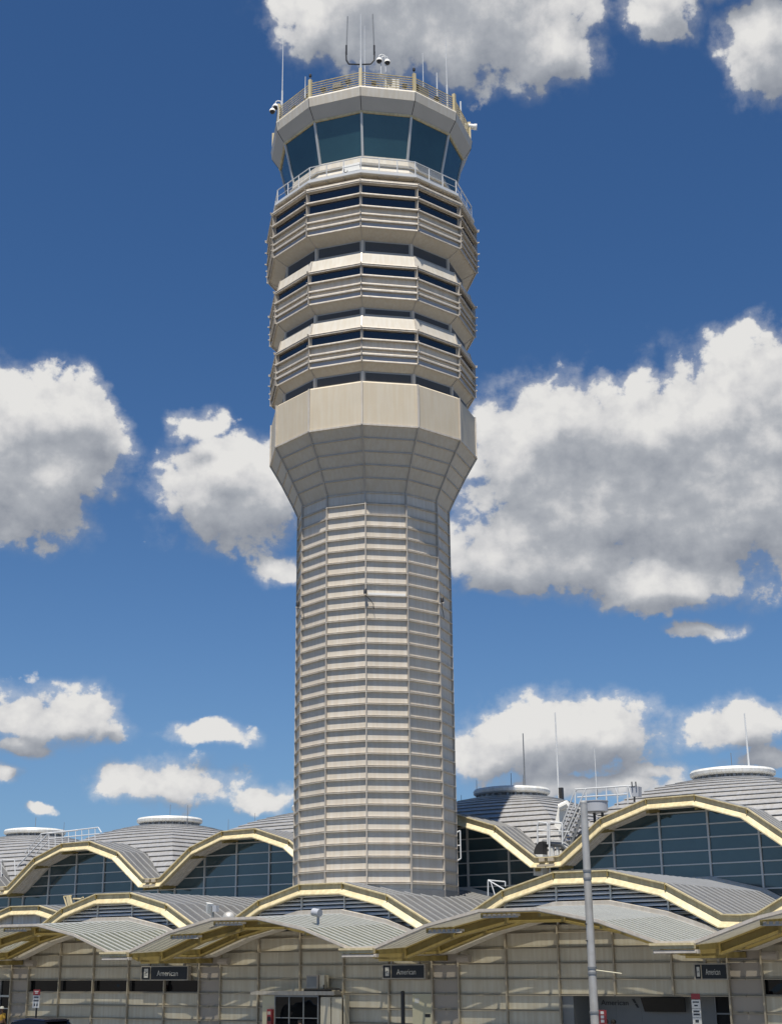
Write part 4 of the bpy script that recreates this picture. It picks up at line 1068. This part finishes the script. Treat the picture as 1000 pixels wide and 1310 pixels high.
# rail left of tower's right foot
t = thing('tower_ladder', T(3, RS+.35, 8), 'slim white ladder stile against the right corner of the tower shaft', 'ladder')
part('stile', MB().path([T(3, RS+.1, 10.9), T(3, RS+.28, 11.0), T(3, RS+.28, 9.5), T(3, RS+.1, 9.4)], .035), 'white_rail', t)
part('rung', MB().path([T(3, RS+.1, 10.2), T(3, RS+.28, 10.2)], .03), 'white_rail', t)

# lights on the canopy
def canopy_lamp(x, y, v, kind, label):
    u, z = at_v(x, y, v)
    t = thing('floodlight', W(u, v, z-.6), label, 'floodlight')
    if kind == 0:
        part('head', MB().tube(W(u-.20,v-.05,z+.04), W(u+.19,v-.1,z-.01), .17, 18), 'panel_blue_grey', t, True)
        part('stem', MB().tube(W(u+.02,v,z-.85), W(u+.02,v,z-.05), .06, 8), 'panel_blue_grey', t)
    else:
        part('head', MB().hexa([W(u-.30,v-.1,z-.2),W(u-.1,v-.25,z-.22),W(u-.05,v+.1,z-.2),W(u-.25,v+.15,z-.2),W(u-.32,v-.1,z+.28),W(u-.05,v-.28,z+.2),W(u,v+.1,z+.2),W(u-.28,v+.15,z+.26)]), 'cap_metal', t)
        part('head', MB().box(u+.08, u+.30, v-.1, v+.1, z-.16, z+.12), 'panel_blue_grey', t)
        part('stem', MB().tube(W(u+.02,v,z-.85), W(u+.02,v,z+.1), .06, 8), 'mid_metal', t)
canopy_lamp(406.5, 1168, -4.6, 0, 'blue grey cylindrical floodlight standing on the middle glass canopy')
canopy_lamp(272, 1162, -5.0, 1, 'twin headed white floodlight on the canopy crest left of the tower')
u, z = at_v(293, 1172, -4.6)
tag(part('roof_ventilator', MB().lathe(W(u, -4.6, z-.12), [(.30,0),(.30,.08),(.24,.22),(.12,.30),(.03,.32)], 20), 'galvanised', smooth=True), 'small white domed ventilator on the canopy crest beside the twin floodlight', 'ventilator')

# ------------------------------------------------------------------ light
SUN_AZ, SUN_EL = R_(-13), R_(67.5)
sd = Vector((math.sin(SUN_AZ)*math.cos(SUN_EL), -math.cos(SUN_AZ)*math.cos(SUN_EL), math.sin(SUN_EL)))
sl = bpy.data.lights.new('sun', 'SUN'); sl.energy = 5.0; sl.angle = R_(.53); sl.color = (1, .925, .81)
so = bpy.data.objects.new('sun', sl); COL.objects.link(so); so.rotation_euler = sd.to_track_quat('Z', 'Y').to_euler(); so.location = (0, 0, 150)

# ------------------------------------------------------------------ sky with cumulus
w = bpy.data.worlds.new('World'); scene.world = w; w.use_nodes = True
nt = w.node_tree; nt.nodes.clear(); lk = nt.links.new
def az_el(x, y):
    d = ray(x, y).normalized(); return math.atan2(d.x, d.y), math.asin(d.z)
PXR = 1/1850.
# (x, y, half width, half height up, half height down) in the photo's angular scale
CL = [(560, 10, 225, 110, 105), (420, 20, 85, 60, 70), (700, 60, 75, 60, 60), (850, 10, 60, 50, 50), (990, 50, 75, 75, 90), (960, -60, 120, 60, 60),
      (40, 585, 120, 125, 125), (95, 540, 70, 75, 90), (255, 548, 42, 34, 34), (300, 635, 110, 88, 80), (350, 723, 45, 20, 20), 
      (740, 590, 170, 125, 175), (900, 600, 200, 150, 160), (1010, 560, 170, 160, 210), (690, 700, 160, 90, 70), (905, 803, 52, 16, 14), (850, 750, 150, 50, 35),
      (50, 918, 120, 48, 42), (130, 915, 36, 24, 22), (272, 942, 66, 17, 16), (215, 1003, 105, 36, 32), (345, 1022, 60, 26, 24), (12, 996, 32, 16, 14), (48, 1041, 22, 8, 7), (30, 950, 50, 22, 22),
      (720, 938, 150, 58, 60), (640, 960, 90, 45, 45), (945, 928, 85, 38, 36), (770, 1003, 170, 24, 22), (975, 965, 70, 20, 20), (840, 985, 60, 20, 20)]
gt = bpy.data.node_groups.new('cloud_field', 'ShaderNodeTree')
gt.interface.new_socket('P', in_out='INPUT', socket_type='NodeSocketVector'); gt.interface.new_socket('D', in_out='OUTPUT', socket_type='NodeSocketFloat')
gi = gt.nodes.new('NodeGroupInput'); go = gt.nodes.new('NodeGroupOutput'); gl_ = gt.links.new
def gm_(op, a, b=None, c=None):
    n = gt.nodes.new('ShaderNodeMath'); n.operation = op
    for i, x in enumerate((a, b, c)):
        if x is None: continue
        if isinstance(x, (int, float)): n.inputs[i].default_value = x
        else: gl_(x, n.inputs[i])
    return n.outputs[0]
def gv(op, a, b=None):
    n = gt.nodes.new('ShaderNodeVectorMath'); n.operation = op
    for i, x in enumerate((a, b)):
        if x is None: continue
        if isinstance(x, (tuple, list)): n.inputs[i].default_value = x
        elif isinstance(x, (int, float)) and op == 'SCALE' and i == 1: n.inputs['Scale'].default_value = x
        else: gl_(x, n.inputs[i])
    return n.outputs['Value'] if op == 'LENGTH' else n.outputs['Vector']
nw = gt.nodes.new('ShaderNodeTexNoise'); nw.noise_dimensions = '2D'; nw.inputs['Scale'].default_value = 16; nw.inputs['Detail'].default_value = 5; nw.inputs['Roughness'].default_value = .55
gl_(gi.outputs[0], nw.inputs['Vector'])
wv = gv('SCALE', gv('SUBTRACT', nw.outputs['Color'], (.5, .5, .5)), .026)
P2 = gv('ADD', gi.outputs[0], wv)
acc = None
for (x, y, rx, rt, rb) in CL:
    a, e = az_el(x, y); a0, _ = az_el(x-1, y); a1, _ = az_el(x+1, y)
    px = (a1-a0)/2
    d = gv('SUBTRACT', P2, (a, e, 0))
    s = gt.nodes.new('ShaderNodeSeparateXYZ'); gl_(d, s.inputs[0])
    dx = gm_('MULTIPLY', s.outputs[0], 1/(rx*px*1.06))
    pos = gm_('GREATER_THAN', s.outputs[1], 0.)
    k = gm_('MULTIPLY_ADD', pos, 1/(rt*PXR*1.05)-1/(rb*PXR*1.05), 1/(rb*PXR*1.05))
    dy = gm_('MULTIPLY', s.outputs[1], k)
    r = gm_('SQRT', gm_('ADD', gm_('MULTIPLY', dx, dx), gm_('MULTIPLY', dy, dy)))
    val = gm_('SUBTRACT', 1., r)
    # small clouds have weaker fields so that they stay wispy
    val = gm_('MULTIPLY', val, (.7+.9*min(1, rt/100.)))
    acc = val if acc is None else gm_('SMOOTH_MAX', acc, val, .12)
n1 = gt.nodes.new('ShaderNodeTexNoise'); n1.noise_dimensions = '2D'; n1.inputs['Scale'].default_value = 22; n1.inputs['Detail'].default_value = 9; n1.inputs['Roughness'].default_value = .62; n1.inputs['Distortion'].default_value = 0
gl_(gv('MULTIPLY', gi.outputs[0], (1, 1.25, 1)), n1.inputs['Vector'])
nlow = gt.nodes.new('ShaderNodeTexNoise'); nlow.noise_dimensions = '2D'; nlow.inputs['Scale'].default_value = 13; nlow.inputs['Detail'].default_value = 2.5; nlow.inputs['Roughness'].default_value = .45
gl_(gv('MULTIPLY', gi.outputs[0], (1, 2.2, 1)), nlow.inputs['Vector'])
vo = gt.nodes.new('ShaderNodeTexVoronoi'); vo.voronoi_dimensions = '2D'; vo.feature = 'F1'; vo.inputs['Scale'].default_value = 34; vo.inputs['Detail'].default_value = 2.
gl_(P2, vo.inputs['Vector'])
f1 = gm_('MULTIPLY', gm_('SUBTRACT', n1.outputs['Fac'], .48), 1.55)
f2 = gm_('MULTIPLY', gm_('SUBTRACT', .45, vo.outputs['Distance']), .42)
accm = gm_('MINIMUM', acc, .85)
gt.interface.new_socket('S', in_out='OUTPUT', socket_type='NodeSocketFloat')
gl_(gm_('ADD', gm_('ADD', accm, f1), f2), go.inputs[0])
f3 = gm_('MULTIPLY', gm_('SUBTRACT', nlow.outputs['Fac'], .5), .7)
gl_(gm_('ADD', accm, f3), go.inputs[1])
def wm(op, a, b=None, c=None, clamp=False):
    n = nt.nodes.new('ShaderNodeMath'); n.operation = op; n.use_clamp = clamp
    for i, x in enumerate((a, b, c)):
        if x is None: continue
        if isinstance(x, (int, float)): n.inputs[i].default_value = x
        else: lk(x, n.inputs[i])
    return n.outputs[0]
tc = nt.nodes.new('ShaderNodeTexCoord'); nv = nt.nodes.new('ShaderNodeVectorMath'); nv.operation = 'NORMALIZE'; lk(tc.outputs['Generated'], nv.inputs[0])
sx = nt.nodes.new('ShaderNodeSeparateXYZ'); lk(nv.outputs[0], sx.inputs[0])
az = wm('ARCTAN2', sx.outputs[0], sx.outputs[1]); el = wm('ARCSINE', sx.outputs[2])
def comb(dx, dy):
    c = nt.nodes.new('ShaderNodeCombineXYZ'); lk(wm('ADD', az, dx), c.inputs[0]); lk(wm('ADD', el, dy), c.inputs[1]); return c.outputs[0]
def fld(dx, dy):
    g_ = nt.nodes.new('ShaderNodeGroup'); g_.node_tree = gt; lk(comb(dx, dy), g_.inputs[0]); return g_.outputs
F0 = fld(0, 0); F1 = fld(-.006, .022); D0, S0 = F0[0], F0[1]; D1, S1 = F1[0], F1[1]
def sstep(x, a, b):
    n = nt.nodes.new('ShaderNodeMapRange'); n.interpolation_type = 'SMOOTHSTEP'; lk(x, n.inputs[0]); n.inputs[1].default_value = a; n.inputs[2].default_value = b; return n.outputs[0]
core = sstep(D0, .02, .30)
wisp = wm('MULTIPLY', sstep(S0, -.28, .30), sstep(D0, -.30, .25))
alpha = wm('MAXIMUM', core, wm('MULTIPLY', wisp, .42), clamp=True)
up = wm('SUBTRACT', S0, S1)                              # falls towards the top edge of a cloud
shade = sstep(wm('SUBTRACT', S1, wm('MULTIPLY', up, .9)), .0, 1.05)
relief = wm('MULTIPLY', wm('SUBTRACT', D0, D1), .30)
under = sstep(wm('SUBTRACT', 0., up), .02, .60)          # the underside: denser cloud above
fine = wm('MULTIPLY', wm('SUBTRACT', D0, S0), .32)
lit = wm('SUBTRACT', wm('ADD', wm('ADD', wm('SUBTRACT', .80, wm('MULTIPLY', shade, .40)), relief), fine), wm('MULTIPLY', under, .22), clamp=True)
cr = nt.nodes.new('ShaderNodeValToRGB'); lk(lit, cr.inputs[0])
cr.color_ramp.elements[0].position = 0; cr.color_ramp.elements[0].color = (.33, .36, .42, 1)
cr.color_ramp.elements[1].position = 1; cr.color_ramp.elements[1].color = (.97, .96, .94, 1)
e2 = cr.color_ramp.elements.new(.45); e2.color = (.52, .545, .59, 1)
e3 = cr.color_ramp.elements.new(.76); e3.color = (.80, .80, .81, 1)
sky = nt.nodes.new('ShaderNodeTexSky'); sky.sky_type = 'NISHITA'; sky.sun_disc = False
sky.sun_elevation = SUN_EL; sky.sun_rotation = math.pi-SUN_AZ; sky.air_density = 1.0; sky.dust_density = .6; sky.ozone_density = 2.2; sky.altitude = 0
SKY_S = .054
CLOUD_GAIN = 10.8
cg = nt.nodes.new('ShaderNodeVectorMath'); cg.operation = 'SCALE'; lk(cr.outputs[0], cg.inputs[0]); cg.inputs['Scale'].default_value = CLOUD_GAIN
tint = nt.nodes.new('ShaderNodeVectorMath'); tint.operation = 'MULTIPLY'; lk(sky.outputs[0], tint.inputs[0]); tint.inputs[1].default_value = (.50, .83, 1.17)
hz = wm('POWER', wm('SUBTRACT', 1., sx.outputs[2], clamp=True), 7.)
hm = nt.nodes.new('ShaderNodeMix'); hm.data_type = 'RGBA'; lk(wm('MULTIPLY', hz, .60), hm.inputs[0]); lk(tint.outputs[0], hm.inputs[6]); hm.inputs[7].default_value = (4.6, 6.5, 9.6, 1)
mx = nt.nodes.new('ShaderNodeMix'); mx.data_type = 'RGBA'; lk(alpha, mx.inputs[0]); lk(hm.outputs[2], mx.inputs[6]); lk(cg.outputs[0], mx.inputs[7])
bg = nt.nodes.new('ShaderNodeBackground'); bg.inputs['Strength'].default_value = SKY_S; lk(mx.outputs[2], bg.inputs[0])
ow = nt.nodes.new('ShaderNodeOutputWorld'); lk(bg.outputs[0], ow.inputs[0])
w.cycles.sampling_method = 'MANUAL'; w.cycles.sample_map_resolution = 512

# ------------------------------------------------------------------ view
scene.view_settings.view_transform = 'Standard'; scene.view_settings.look = 'None'; scene.view_settings.gamma = 1
scene.view_settings.exposure = .45
scene.cycles.max_bounces = 8; scene.cycles.transparent_max_bounces = 24; scene.cycles.diffuse_bounces = 3; scene.cycles.glossy_bounces = 3
scene.cycles.use_denoising = True
